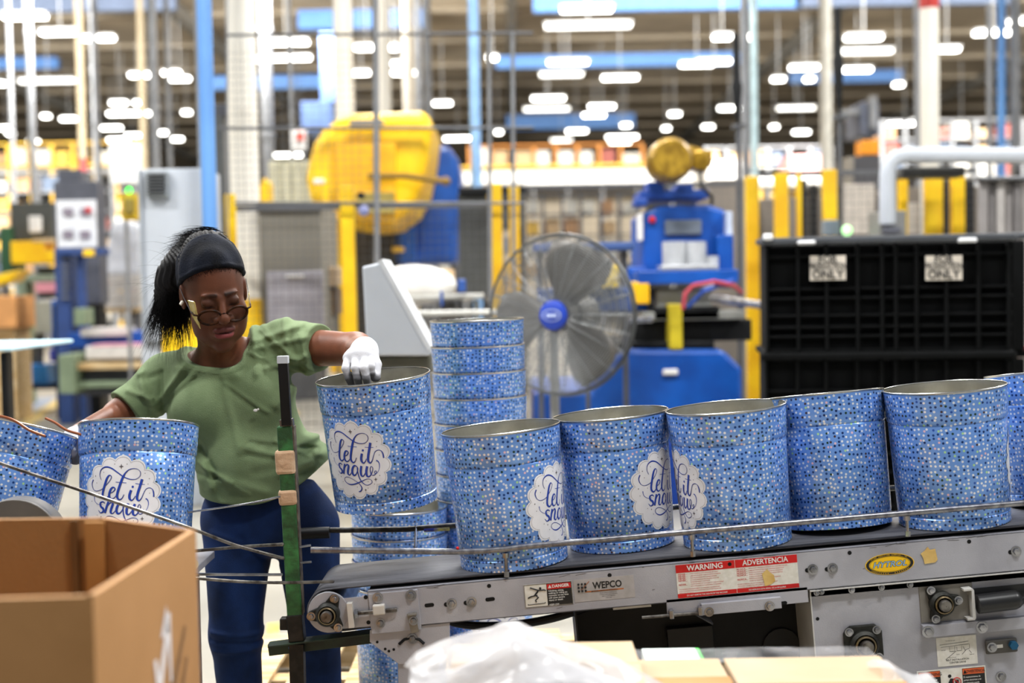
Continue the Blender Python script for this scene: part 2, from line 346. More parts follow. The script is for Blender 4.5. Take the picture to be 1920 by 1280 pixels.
ppoly(t, 'flywheel_housing', M_BLUE, [(745, 330), (800, 272), (820, 268), (842, 275), (857, 295), (862, 325), (856, 494), (742, 494), (742, 430)], 14.7, 1.2, .06)
part(t, 'panel', mat('pale_blue_panel', '#1b63c9', .5), [(752, 780, 420, 492, 14.6, .1)])
part(t, 'machine_body', mat('dark_machine_body', '#3a3630', .7), [(640, 745, 425, 700, 14.8, 1.0)])
ptube(t, 'lever', mat('brown_lever', '#8a6a20', .5), [(690, 330, 12.8), (760, 330, 12.8), (835, 340, 12.6)], .03)
f = MB(); f.sph(W(836, 340, 12.6), .045); build(f, 'lever_knob', mat('brown_lever', '#8a6a20', .5), t, smooth=True)
part(t, 'frame_leg', M_YEL, [(615, 640, 300, 700, 14.0, .2)])
part(t, 'handle', M_YEL, [(735, 757, 463, 472, 13.5, .1)])
# gold motor + blue press
t = pt('punch_press', 'bright blue punch press topped by a round gold motor', 'machine', 1260, 9)
f = MB(); c = W(1250, 305, 8.9); rr = 41*8.9/FPX; RY = Matrix.Rotation(R(90), 3, 'X')
f.lathe([(.001, .28), (rr*.8, .28), (rr, .22), (rr, .02), (rr*.92, -.02), (rr*.86, -.03), (rr*.7, -.0)], 32, c, RY); M_GOLD = mat('gold_motor_paint', '#b8932e', .35, .5, '#8d6c1c', 20)
build(f, 'motor', M_GOLD, t, smooth=True)
f = MB()
for k in range(5):
    f.lathe([(rr*(.68-.13*k), .0), (rr*(.68-.13*k), -.02), (rr*(.62-.13*k), -.02), (rr*(.62-.13*k), .0)], 24, c+Vector((0, .0, 0)), RY)
for k in range(12):
    a = k*math.pi/6; f.beam(c+Vector((0, .0, 0)), c+Vector((math.cos(a)*rr*.7, .0, math.sin(a)*rr*.7)), .012, .012)
build(f, 'motor_grille', mat('dark_gold_grille', '#6d5618', .5, .4), t)
f = MB(); f.box(W(1305, 300, 9.05), (.16, .25, .14), Matrix.Rotation(R(18), 3, 'Y')); f.cyl(W(1310, 300, 8.9), W(1318, 300, 9.2), .07, 10); build(f, 'junction_box', M_GOLD, t, bev=.015)
part(t, 'motor_mount', mat('press_bracket_blue', '#1b4da8', .5), [(1200, 1330, 356, 372, 9, .5), (1215, 1245, 340, 360, 9, .3), (1270, 1300, 345, 362, 9, .3), (1192, 1215, 372, 385, 8.9, .3)])
ptube(t, 'cable', M_BLACK, [(1312, 320, 8.9), (1316, 350, 8.8), (1335, 370, 8.8), (1334, 385, 8.8)], .012)
ppoly(t, 'upper_body', M_BLUE, [(1205, 398), (1225, 392), (1230, 386), (1330, 384), (1362, 394), (1374, 450), (1374, 520), (1205, 520)], 9.0, .9, .03)
part(t, 'recess', mat('press_grey_recess', '#6e7783', .5), [(1247, 1316, 412, 440, 8.97, .05)])
part(t, 'guard', M_WHITE, [(1196, 1206, 400, 452, 8.95, .1)]); part(t, 'side_guard', mat('pale_guard', '#c9d3e6', .4), [(1362, 1374, 396, 470, 8.9, .15)])
f = MB(); f.sph(W(1223, 412, 8.97), .025); build(f, 'stop_button', M_RED, t, smooth=True)
part(t, 'column_side', M_BLUE, [(1178, 1215, 500, 585, 9, .5), (1345, 1376, 440, 540, 8.8, .3)])
part(t, 'work_table', M_BLUE, [(1195, 1385, 506, 532, 8.6, .9)])
f = MB()
for (a, b) in ((1264, 22), (1305, 20), (1335, 13)):
    p = W(a, 505, 8.8); f.cyl(p, (p.x, p.y, W(a, 453 if b > 15 else 480, 8.8).z), b*8.8/FPX, 20)
build(f, 'bright_cylinder', mat('bright_tool_steel', '#d8dadd', .3, .3), t, smooth=True)
part(t, 'die_block', mat('grey_die_block', '#8b8b86', .5, .4), [(1230, 1335, 540, 580, 8.7, .5), (1205, 1395, 583, 600, 8.6, .4)])
part(t, 'yellow_actuator', M_YEL, [(1190, 1218, 528, 570, 8.6, .3)]); part(t, 'yellow_spring_guide', mat('dirty_yellow', '#cdb81c', .6), [(1255, 1280, 570, 655, 8.5, .2)])
part(t, 'tool_slide', M_BLACK, [(1180, 1410, 600, 640, 8.7, .7), (1225, 1350, 575, 600, 8.6, .3), (1160, 1340, 640, 668, 8.6, 1.0)])
part(t, 'feed_rail', M_STEEL, [(1178, 1225, 594, 605, 8.4, .1)])
ptube(t, 'chute_rail', M_STEEL, [(1335, 558, 8.2), (1432, 572, 7.8)], .025)
ptube(t, 'red_hose', mat('red_hose', '#c04050', .4), [(1280, 580, 8.4), (1285, 550, 8.4), (1300, 535, 8.4), (1340, 528, 8.3), (1375, 535, 8.4), (1390, 548, 8.5)], .014)
ptube(t, 'blue_hose', mat('blue_hose', '#2450b0', .4), [(1290, 575, 8.4), (1320, 545, 8.3), (1375, 525, 8.4)], .014)
part(t, 'silver_part_stack', mat('silver_scrap', '#d4d6da', .3, .6), [(1240, 1345, 496, 506, 8.6, .3), (1300, 1340, 532, 540, 8.4, .1)])
ppoly(t, 'base', M_BLUE, [(1150, 672), (1175, 655), (1355, 655), (1392, 690), (1392, 830), (1000, 830), (1000, 735), (1110, 735)], 8.5, 1.4, .03)
part(t, 'floor_box', mat('press_floor_box', '#0c3f9e', .4), [(1002, 1392, 829, 960, 8.5, 1.4)])
part(t, 'base_label', M_WHITE, [(1243, 1272, 692, 703, 8.47, .03)])
# fan
t = thing('pedestal_fan', 'round grey pedestal fan with a dark blue hub badge in front of the blue press', 'fan', (W(1040, 600, 6.9).x, 7.0, 0))
fc = W(1052, 590, 6.9); FR = .415; FRot = Matrix.Rotation(R(-28), 3, 'Z') @ Matrix.Rotation(R(90), 3, 'X') @ Matrix.Rotation(0, 3, 'Z')
fr = lambda x, y, z: fc+FRot @ Vector((x, y, z))
f = MB()
for k in range(31):
    r = FR*(.14+.86*k/30); d = .085*math.cos(k/30*math.pi/2)**.6
    for sgn in (1, -1):
        if sgn == -1 and k % 2: continue
        f.tube([fr(r*math.cos(a), r*math.sin(a), sgn*d) for a in np.linspace(0, 2*math.pi, 49)], .0022 if k < 30 else .010, 4, caps=False)
for k in range(24):
    a = k*math.pi/12
    for sgn in (1, -1):
        f.tube([fr(FR*q*math.cos(a), FR*q*math.sin(a), sgn*.085*math.cos(q*math.pi/2)**.6 if q < 1 else 0) for q in (.12, .4, .7, .9, 1)], .003, 4)
build(f, 'guard', mat('fan_guard_wire', '#8b8d8e', .4, .5), t)
for k in range(3):
    f = MB(); vs = []; fs = []; a0 = k*2*math.pi/3+R(68)
    for i in range(7):
        r = .07+.315*i/6; hw = R(24)+R(11)*math.sin(i/6*math.pi)
        for j in range(6):
            a = a0+hw*(j/5*2-1); vs.append(fr(r*math.cos(a), r*math.sin(a), .05*(j/5*2-1)))
    fs = [(i*6+j, i*6+j+1, (i+1)*6+j+1, (i+1)*6+j) for i in range(6) for j in range(5)]
    f.add(vs, fs); o = build(f, 'blade', mat('fan_blade_grey', '#625f5b', .5, .2), t, smooth=True); s = o.modifiers.new('s', 'SOLIDIFY'); s.thickness = .006
f = MB(); f.lathe([(.001, -.10), (.07, -.10), (.08, -.06), (.08, .06)], 24, fc, FRot); f.cyl(fr(0, 0, -.3), fr(0, 0, -.06), .09, 20); build(f, 'motor', mat('fan_motor_grey', '#6c6c6a', .5), t, smooth=True)
f = MB(); f.lathe([(.001, .112), (.05, .11), (.075, .10), (.078, .08)], 28, fc, FRot); hub = build(f, 'hub_badge', mat('fan_badge_blue', '#1a3fb0', .4), t, smooth=True)
f = MB(); f.lathe([(.048, .1135), (.054, .1125)], 28, fc, FRot @ Matrix.Diagonal((1, .6, 1)))
text(f, 'FAN', .035, lambda x, y: fr(x, y, .114), bold=.02) if False else f.box(fr(0, 0, .1125), (.06, .002, .018), FRot @ Matrix.Rotation(R(90), 3, 'X')); build(f, 'badge_print', mat('badge_print', '#b9c6ea', .4), hub)
f = MB(); f.cyl((t.location.x, 7.08, 0.03), (t.location.x, 7.08, fc.z-.05), .025, 12); f.box((t.location.x, 7.0, fc.z), (.08, .25, .08)); build(f, 'pole', mat('fan_pole', '#9b9c9b', .4, .3), t, smooth=True)
f = MB(); f.lathe([(.001, .03), (.25, .03), (.28, .0)], 24, (t.location.x, 7.08, 0)); build(f, 'base', M_DARK, t)
# fence
def fence(label, x0, x1, y0, y1, Y, posts, step=.055, post_top=None, rails=()):
    a = W(x0, (y0+y1)/2, Y); b = W(x1, (y0+y1)/2, Y); zt = zat(y0, Y); zb = max(.1, zat(y1, Y))
    t = thing('mesh_fence', label, 'fence', ((a.x+b.x)/2, Y, 0)); f = MB(); n = int((b.x-a.x)/step)
    for i in range(n+1): x = a.x+i*step; f.bb(x-.0015, x+.0015, Y-.0015, Y+.0015, zb, zt)
    for i in range(int((zt-zb)/step)+1): z = zb+i*step; f.bb(a.x, b.x, Y-.0015, Y+.0015, z-.0015, z+.0015)
    build(f, 'mesh_panel', M_WIRE, t, kind='stuff')
    f = MB(); f.bb(a.x, b.x, Y-.02, Y+.02, zt-.02, zt+.02); build(f, 'top_rail', M_WIRE, t)
    for (px, wd, ptop) in posts:
        p = W(px, 450, Y); hw = wd*Y/FPX/2; f = MB(); zt2 = zat(ptop, Y)
        f.bb(p.x-hw, p.x+hw, Y-.1, Y-.03, 0, zt2); build(f, 'post', M_YEL, t, bev=.008)
        f = MB(); f.bb(p.x-hw*2, p.x+hw*2, Y-.14, Y+.04, 0, .015); build(f, 'foot_plate', M_DARK, t)
    return t
fence('tall yellow-posted wire mesh fence in front of the yellow hooded machine', 432, 985, 382, 800, 9.8, [(437, 18, 356), (655, 25, 345), (930, 24, 345), (965, 20, 352)])
fence('wire mesh fence between the fan and the blue press', 990, 1395, 352, 800, 11.5, [(1408, 24, 340)], .06)
fence('low wire mesh fence with many yellow posts behind the black crate', 1425, 1830, 335, 800, 10.3, [(1462, 25, 335), (1552, 25, 330), (1688, 16, 336), (1745, 32, 335), (1790, 24, 333), (1495, 8, 337)], .06)
t = thing('guard_frame', 'tall grey tubular guard frame with wire mesh rising over the cream column', 'frame', W(700, 240, 9.6)); Y = 9.6
f = MB()
for (a, b) in (((425, 66), (1000, 62)), ((410, 240), (1000, 240)), ((440, 381), (985, 381))): f.tube([W(*a, Y), W(*b, Y)], .011, 8)
build(f, 'cross_tube', M_WIRE, t, smooth=True)
for px, a, b, r in ((704, -20, 500, .022), (917, 60, 600, .015), (961, 60, 600, .014), (425, -20, 600, .008)):
    f = MB(); f.tube([W(px, a, Y), W(px+3, b, Y)], r, 8); build(f, 'upright_tube', M_PIPE, t, smooth=True)
f = MB(); st = .055; a = W(428, 240, Y).x; b = W(700, 240, Y).x; z0 = zat(380, Y); z1 = zat(66, Y)
for i in range(int((b-a)/st)): x = a+i*st; f.bb(x-.0012, x+.0012, Y-.0012, Y+.0012, z0, z1)
for i in range(int((z1-z0)/st)): z = z0+i*st; f.bb(a, b, Y-.0012, Y+.0012, z-.0012, z+.0012)
build(f, 'mesh_panel', M_WIRE, t, kind='stuff')
# electrical boxes near fence posts
t = thing('camera_pod', 'small black and violet sensor clipped beside the tall yellow post', 'sensor', W(675, 375, 9.6)); part(t, 'housing', M_BLACK, [(669, 682, 360, 372, 9.5, .1)]); f = MB(); f.sph(W(682, 395, 9.5), .04); build(f, 'lens_ball', mat('violet_sensor', '#8f95c4', .3), t, smooth=True)
# grey guard chute
t = pt('chute_guard', 'pale grey sloped sheet metal guard standing right behind the gloved hand', 'guard', 740, 5.6)
ppoly(t, 'side_panel', M_LGREY, [(679, 500), (713, 492), (718, 494), (806, 660), (806, 667), (688, 667)], 5.5, .35, .008)
f = MB(); p = [W(713, 492, 5.5), W(806, 660, 5.5)]; f.beam(p[0]+Vector((0, .18, .01)), p[1]+Vector((0, .18, .01)), .37, .02); build(f, 'edge_strip', mat('pale_edge_strip', '#dcdfe2', .5), t)
part(t, 'under_frame', mat('dim_under_frame', '#5b5a4d', .7), [(690, 808, 668, 700, 5.55, .3), (700, 712, 700, 1160, 5.6, .06), (790, 802, 700, 1160, 5.6, .06), (700, 712, 700, 1160, 5.85, .06)])
# grey screen + pale lockers
t = pt('machine_enclosure', 'grey brown mesh covered enclosure right of the cream column', 'machine', 540, 10.8)
part(t, 'body', mat('taupe_enclosure', '#8d887c', .7, 0, '#7b766b', 1), [(483, 604, 384, 640, 10.6, 1.0)]); part(t, 'top_rail', M_WIRE, [(480, 607, 380, 390, 10.5, .2)])
part(t, 'plate', mat('pale_violet_plate', '#a8a4ac', .5), [(500, 606, 508, 640, 10.5, .05)]); part(t, 'bright_strip', M_WHITE, [(535, 570, 515, 520, 10.45, .04)])
t = pt('locker_bank', 'bank of pale cream lockers seen left of the yellow hood', 'locker', 545, 17)
for k in range(4): part(t, 'door', mat('cream_locker_door', '#e9e4c4', .5), [(505+k*22, 525+k*22, 302, 420, 17, .5)])
part(t, 'plinth', M_WIRE, [(505, 593, 420, 740, 17.02, .5)])
t = pt('safety_barrel', 'yellow rounded panel peeking left of the cream lockers', 'panel', 494, 16); ppoly(t, 'face', M_YEL, [(486, 420), (486, 350), (494, 332), (504, 345), (505, 420)], 15.5, .3); part(t, 'stand', M_WIRE, [(488, 503, 420, 760, 15.5, .2)])
t = pt('wall_sign', 'small white sign with a red square hanging above the lockers', 'sign', 560, 20); part(t, 'board', M_WHITE, [(546, 574, 242, 280, 20, .05)]); part(t, 'red_square', mat('sign_red', '#ee4a34', .5), [(555, 569, 248, 262, 19.95, .03)]); part(t, 'hanger', M_WIRE, [(559, 561, 60, 242, 20.01, .02)])
# cartons and shelf between post and guard
t = pt('wooden_shelf', 'wooden shelf with a carton behind the tall yellow post', 'shelf', 625, 11)
part(t, 'carton', M_TANL, [(604, 634, 500, 536, 11, .4)]); part(t, 'shelf_box', mat('brown_shelf', '#8c6d48', .7), [(610, 632, 540, 590, 11.1, .4)]); part(t, 'shelf_leg', M_WIRE, [(604, 610, 536, 800, 11, .05), (632, 636, 536, 800, 11, .05)])
t = pt('white_sack', 'bulging white bulk sack on a bench left of the fan', 'sack', 790, 8.6)
f = MB(); f.sph(W(775, 535, 8.8), .22, 16, sc=(1.3, .8, .62)); build(f, 'sack_body', mat('white_sack_cloth', '#eeeae2', .8, bump=.4, bscale=8), t, smooth=True)
f = MB(); pb(f, 805, 850, 505, 548, 8.9, .3); build(f, 'tan_carton', mat('tan_carton', '#d9b78c', .8), t, bev=.01)
part(t, 'bench_top', mat('bench_steel', '#bdbbb3', .5), [(690, 905, 553, 562, 8.6, .6), (690, 990, 583, 592, 7.8, .3)])
part(t, 'bench_leg', mat('bench_leg_dark', '#66665f', .6), [(700, 708, 562, 900, 8.6, .06), (893, 901, 562, 900, 8.6, .06), (790, 796, 562, 900, 9.1, .06), (965, 973, 592, 960, 7.8, .06), (700, 708, 592, 960, 7.8, .06)])
part(t, 'clamp', mat('bench_clamp_blue', '#27509a', .5), [(825, 831, 545, 575, 8.5, .05), (858, 873, 523, 548, 8.5, .1)])
for i, (x, y) in enumerate(((822, 585), (905, 545), (845, 577))):
    pass
t = pt('machine_screen', 'dark grey mesh screen between the blue housing and the yellow post', 'screen', 890, 12); part(t, 'panel', mat('dark_mesh_screen', '#4b4c49', .7), [(860, 916, 362, 560, 12, .1), (935, 985, 352, 430, 12.2, .1)]); part(t, 'top_bar', M_BLACK, [(860, 990, 350, 362, 11.9, .15)]); part(t, 'stand_leg', M_BLACK, [(864, 870, 560, 900, 12, .1), (908, 914, 560, 900, 12, .1), (978, 985, 430, 900, 12.2, .1)])
t = pt('parts_shelf', 'cluttered stand with a yellow tote seen through the fan', 'stand', 1080, 8.2)
part(t, 'yellow_tote', mat('tote_yellow', '#d8b80c', .5), [(1040, 1160, 498, 540, 7.6, .4)]); part(t, 'rag_pile', mat('brown_rags', '#a08a72', .8), [(1060, 1150, 478, 500, 7.65, .3)])
part(t, 'blue_shelf', mat('dull_blue_shelf', '#33508a', .6), [(1000, 1190, 455, 470, 7.9, .3), (1010, 1180, 540, 585, 7.7, .4)]); part(t, 'stand_leg', M_CHAR, [(1010, 1020, 470, 1010, 8.0, .06), (1170, 1180, 470, 1010, 8.0, .06), (1100, 1108, 585, 1010, 7.8, .06)])
# black crates with labels
CR = []
t = thing('bulk_crate', 'black ribbed collapsible bulk crate, the upper one with two pale labels', 'crate', W(1665, 660, 6.4))
def crate(t, y0, y1, labels):
    M_BLACK = M_CRATE; Y = 6.4; part(t, 'wall', M_BLACK, [(1440, 1890, y0+14, y1, Y+.05, .04), (1440, 1450, y0+14, y1, Y+.05, .55), (1880, 1890, y0+14, y1, Y+.05, .55), (1445, 1885, y0+14, y1, Y+.6, .04)])
    part(t, 'rim', mat('crate_grey_rim', '#43464b', .4) if labels else M_CRATE, [(1432, 1898, y0, y0+14, Y-.02, .06), (1432, 1445, y0, y0+12, Y+.04, .6), (1885, 1898, y0, y0+12, Y+.04, .6), (1438, 1892, y0, y0+12, Y+.62, .05)])
    n = 0
    for px in (1442, 1500, 1553, 1610, 1655, 1680, 1718, 1772, 1830, 1884): part(t, 'rib', M_BLACK, [(px-3, px+3, y0+14, y1, Y, .06)], .004)
    for py in (.17, .45, .53, .68, .78, .86, .98):
        yy = y0+(y1-y0)*py; part(t, 'rib', M_BLACK, [(1440, 1890, yy-2.5, yy+2.5, Y+.01, .05)], .004)
    if labels:
        for px in (1555, 1767):
            f = MB(); pb(f, px-33, px+33, 479, 525, Y-.005, .01); lb = build(f, 'label', mat('pale_crate_label', '#d9cfc0', .6), t)
            f = MB(); q = W(px, 502, Y-.012); k = Y/FPX
            for s_, dy, sz in (('FOR', 16, 16), ('PRODUCTION', 3, 13), ('ONLY', -13, 19)):
                text(f, s_, sz*k*1.2, lambda x, y, q=q, dy=dy: (q.x+x, q.y, q.z+dy*k+y), bold=.02, sx=.95 if s_ != 'PRODUCTION' else .68)
            build(f, 'lettering', M_INKB, lb)
        part(t, 'handle_tab', mat('crate_white_tab', '#e8e8ea', .4), [(1437, 1455, 437, 450, Y-.04, .05), (1500, 1535, 450, 458, Y-.04, .05), (1795, 1830, 446, 455, Y-.04, .05)])
crate(t, 441, 660, True); TC = t
t = thing('bulk_crate', 'black plain bulk crate underneath, carrying the labelled crate', 'crate', (W(1665, 700, 6.4).x, 6.4, 0)); zb = 530+CAMZ*FPX/6.4
crate(t, 659.5, zb-10, False)
for q in (TC, t):
    bm_ = Matrix.LocRotScale(q.location, Euler((0, 0, R(-7))), None); q.matrix_basis = bm_
# cabinets etc at left
t = pt('control_cabinet', 'tall pale grey steel cabinet with a small louvred vent behind the woman', 'cabinet', 322, 8.8)
part(t, 'body', M_LGREY, [(262, 386, 316, 640, 8.8, .5), (270, 378, 640, 1000, 8.85, .4)]); part(t, 'edge', mat('cabinet_edge', '#a9afb6', .5), [(262, 268, 316, 632, 8.77, .1)])
f = MB(); v = part(t, 'vent', mat('vent_frame', '#9ba0a3', .5), [(272, 316, 320, 370, 8.74, .05)])
f = MB()
for k in range(7): pb(f, 275, 308, 325+k*6, 328+k*6, 8.71, .04)
build(f, 'louvre', mat('vent_louvre', '#4d4f50', .6), v)
t = pt('notice_board', 'dark grey upright panel with a white four-picture poster', 'board', 145, 15)
part(t, 'panel', M_CHAR, [(103, 186, 340, 570, 15, .3)]); o = part(t, 'poster', M_POSTER, [(106, 180, 375, 464, 14.95, .04)])
part(t, 'foot', M_BLACK, [(103, 186, 570, 770, 15, .3)])
for a, b in ((118, 390), (150, 390), (118, 432), (150, 432)): f = MB(); pb(f, a, a+18, b, b+14, 14.92, .02); build(f, 'poster_picture', mat('poster_pictures', '#8e8390', .6), o)
f = MB(); pb(f, 160, 170, 388, 398, 14.9, .02); build(f, 'poster_picture', M_RED, o)
part(t, 'machine_head', M_CHAR, [(108, 150, 318, 340, 15.2, .3)])
def stack(label, x0, x1, y0, y1, Y, colr, n, legs=True):
    t = pt('sheet_stack', label, 'stack', (x0+x1)/2, Y); h = (y1-y0)/n
    for k in range(n):
        part(t, 'sheet_bundle', colr, [(x0+random.uniform(-2, 2), x1+random.uniform(-2, 2), y0+k*h, y0+(k+.93)*h, Y+random.uniform(0, .05), .8)], .006)
    part(t, 'pallet', M_WOOD, [(x0, x1, y1, y1+7, Y, .8)])
    if legs: part(t, 'stand', M_CHAR, [(x0+4, x0+10, y1+7, 1100 if Y < 10 else 530+CAMZ*FPX/Y, Y+.1, .1), (x1-10, x1-4, y1+7, 1100 if Y < 10 else 530+CAMZ*FPX/Y, Y+.1, .1)])
    return t
stack('stack of pale sheets wrapped white above the blue conveyor', 190, 262, 515, 578, 16, M_SHEET, 4)
t = pt('wrapped_bundle', 'rounded white wrapped bundle above the pale sheet stack', 'bundle', 225, 16.3)
ppoly(t, 'wrap', mat('bluish_white_wrap', '#dfe3ec', .4, bump=.3, bscale=3), [(196, 515), (197, 470), (208, 420), (225, 412), (262, 418), (262, 515)], 16.2, .8, .05)
t = pt('hydraulic_lift', 'blue machine with a white roller and low green base holding sheets at left', 'machine', 200, 14)
part(t, 'blue_frame', M_BLUE, [(128, 330, 622, 650, 14, .6), (150, 160, 590, 720, 14.1, .2)]); part(t, 'roller', M_SHEET, [(150, 240, 614, 630, 13.9, .3)])
part(t, 'sheet_bundle', M_SHEET, [(160, 320, 648, 672, 13.6, 1)], label='bright sheets on the lift'); part(t, 'red_print', mat('pinkish_print', '#c98a9a', .5), [(170, 310, 645, 650, 13.6, .8)])
part(t, 'wood_deck', M_WOOD, [(120, 330, 680, 692, 13.5, 1.1)]); part(t, 'under_bay', M_CHAR, [(130, 325, 692, 714, 13.7, .8)])
part(t, 'green_base', mat('sage_green_base', '#7c8c70', .6), [(110, 140, 665, 738, 13.4, 1.2), (140, 330, 714, 726, 13.5, .2)]); part(t, 'painted_base_shadow', M_CHAR, [(140, 330, 728, 740, 13.8, .6)])  # the dark box at the bottom is painted shade under the base
part(t, 'control_box', mat('sage_green_base', '#7c8c70', .6), [(138, 160, 578, 610, 13.8, .3)])
t = pt('blue_gantry', 'dark blue gantry frame in front of the notice board', 'frame', 140, 14.4)
part(t, 'upright', mat('navy_gantry', '#2a4680', .6), [(108, 135, 465, 900, 14.4, .2), (148, 160, 465, 900, 14.4, .15)]); part(t, 'crossbar', mat('navy_gantry', '#2a4680', .6), [(105, 196, 466, 478, 14.3, .2)])
part(t, 'ladder_rung', M_PIPE, [(113, 130, y, y+3, 14.35, .05) for y in range(485, 560, 12)]); part(t, 'yellow_tag', M_YEL, [(155, 175, 468, 480, 14.2, .05)])
t = pt('hydraulic_pump', 'grey and blue hydraulic pump unit on a bright blue tank at far left', 'pump', 75, 16)
part(t, 'tank', mat('bright_blue_tank', '#1f86dc', .4), [(40, 88, 684, 724, 15.8, .4)]); part(t, 'tray', M_BLACK, [(34, 105, 722, 730, 15.7, .7)])
part(t, 'housing', mat('grey_green_housing', '#aeb0a2', .6), [(64, 98, 565, 625, 16, .4)]); part(t, 'blue_side', mat('pump_side_blue', '#1c5fb8', .5), [(96, 110, 562, 655, 16, .3)])
f = MB(); f.cyl(W(74, 625, 16.1), W(72, 690, 16.1), .06, 12); f.cyl(W(55, 640, 16.2), W(58, 722, 16.2), .05, 12); build(f, 'pump_body', mat('dark_pump_body', '#4c4a44', .5), t, smooth=True)
part(t, 'motor', mat('violet_blue_motor', '#3340a0', .5), [(92, 118, 655, 678, 15.9, .3)])
t = pt('small_press', 'yellow bin shelf with dark tooling under the green machine at far left', 'machine', 55, 17)
part(t, 'yellow_tray', M_YEL, [(20, 82, 452, 494, 17, .5), (82, 104, 470, 492, 17, .4)]); part(t, 'green_frame', mat('deep_green_frame', '#2d5a3c', .6), [(0, 22, 425, 520, 17.2, .5)])
part(t, 'tooling', mat('dark_tooling', '#4a4c48', .6), [(20, 100, 380, 450, 17.3, .5), (70, 104, 500, 560, 17.2, .4)]); part(t, 'white_disc', M_WHITE, [(54, 74, 405, 435, 17.1, .1)])
part(t, 'green_leg', mat('sage_leg', '#86957f', .6), [(34, 50, 520, 740, 17, .3), (20, 100, 515, 528, 17, .3)]); part(t, 'brown_top', M_WOOD, [(60, 100, 447, 456, 17, .4)])
part(t, 'pink_print', mat('pink_print_roll', '#e79aa8', .5), [(66, 104, 530, 548, 16.9, .2)])
t = pt('yellow_chute', 'yellow sloping chute at the left edge', 'chute', 12, 16); ppoly(t, 'chute_body', M_YEL, [(-30, 520), (40, 505), (20, 528), (-30, 540)], 15.8, .4); part(t, 'chute_leg', M_WIRE, [(-25, -18, 530, 750, 15.9, .1), (8, 14, 528, 750, 15.9, .1)])
t = pt('orange_bin', 'orange brown wooden bin low at the left edge', 'bin', 15, 15.5); part(t, 'bin_body', mat('orange_wood', '#d99a5c', .7), [(-30, 30, 555, 615, 14.7, .6)]); part(t, 'bin_base', M_WOOD, [(-30, 30, 615, 790, 14.8, .5)])
t = pt('work_table', 'black legged table with a pale blue top edge at the left edge', 'table', 5, 6.5)
part(t, 'table_top', mat('pale_blue_top', '#bfe3f2', .4), [(-160, 22, 652, 660, 6.3, .9)]); part(t, 'leg', M_BLACK, [(6, 19, 660, 1086, 6.35, .08)], label=None); part(t, 'leg', M_BLACK, [(-150, -137, 660, 1086, 6.35, .08)]); part(t, 'leg', M_BLACK, [(8, 21, 660, 1060, 7.0, .08)])
t = pt('yellow_bin', 'rounded yellow bin peeking out behind the woman\'s shoulder', 'bin', 338, 7.5)
f = MB(); p = W(338, 640, 7.5); f.lathe([(.06, -.46), (.11, -.2), (.10, .05), (.085, .12), (.001, .14)], 20, p); build(f, 'lid', M_YEL, t, smooth=True); f = MB(); f.cyl((p.x-.03, p.y, 0), (p.x-.03, p.y, p.z-.45), .03, 12); build(f, 'stand', M_YEL, t)
t = pt('signal_box', 'yellow sensor box with a green lamp left of the grey cabinet', 'sensor', 240, 13); part(t, 'box', mat('dull_yellow_box', '#d2ae1e', .6), [(227, 256, 362, 412, 13, .2)]); part(t, 'screen', mat('box_screen', '#8d7a30', .5), [(232, 250, 372, 400, 12.95, .06)])
f = MB(); f.sph(W(242, 357, 12.9), .028); build(f, 'green_lamp', mat('green_lamp_glow', '#36e03c', emit=4), t, smooth=True); part(t, 'bracket', M_PIPE, [(238, 244, 412, 790, 13.05, .05)])
t = pt('machine_tower', 'dark grey tall machine frame between the blue and cream columns', 'frame', 415, 11); part(t, 'upright', mat('dark_grey_frame', '#5b5e60', .6), [(402, 424, 215, 620, 11, .3)]); part(t, 'top_bar', M_CHAR, [(398, 428, 195, 218, 11, .4)]); part(t, 'plinth', M_CHAR, [(400, 426, 620, 900, 11.02, .3)])
# right side
t = pt('duct', 'pale grey bent duct pipe running right above the crate', 'duct', 1780, 9.5)
f = MB(); f.tube([W(x, y, 9.5) for x, y in ((1664, 420), (1664, 330), (1667, 308), (1680, 296), (1700, 291), (1800, 291), (1960, 293))], 15*9.5/FPX, 14); build(f, 'pipe', M_LGREY, t, smooth=True)
part(t, 'gearbox', mat('grey_gearbox', '#7f7f7d', .5), [(1650, 1700, 395, 520, 9.5, .3)]); part(t, 'bolt_plate', M_CHAR, [(1658, 1690, 425, 438, 9.45, .06)])
part(t, 'black_beam', mat('dark_duct_beam', '#4b4b4a', .6), [(1690, 1810, 312, 332, 9.7, .2)])
part(t, 'stand', M_WIRE, [(1655, 1665, 520, 1000, 9.6, .1), (1905, 1915, 300, 1000, 9.7, .1)])
t = pt('dark_cabinet', 'dark cabinet carrying a bright orange box at right', 'cabinet', 1625, 14); part(t, 'body', mat('dark_cabinet_body', '#48474a', .6), [(1600, 1652, 292, 560, 14, .5)]); part(t, 'side', mat('cabinet_side', '#8d8578', .6), [(1590, 1603, 294, 560, 14, .5)]); part(t, 'orange_box', mat('bright_orange_box', '#f79a10', .5), [(1617, 1650, 262, 290, 14, .3)])
t = pt('foil_curtain', 'grey streaked machine curtain at the right edge above the crate', 'curtain', 1885, 8.5)
for k in range(6): part(t, 'curtain_strip', mat('grey_curtain_%d' % (k % 3), ('#8b8684', '#6f6b6a', '#a5a09c')[k % 3], .5), [(1838+k*16, 1853+k*16, 336, 760, 8.5+.03*(k % 2), .05)])
part(t, 'curtain_rail', M_WIRE, [(1836, 1935, 330, 338, 8.45, .1)]); part(t, 'stand', M_WIRE, [(1840, 1850, 760, 1100 if False else 950, 8.5, .06)])
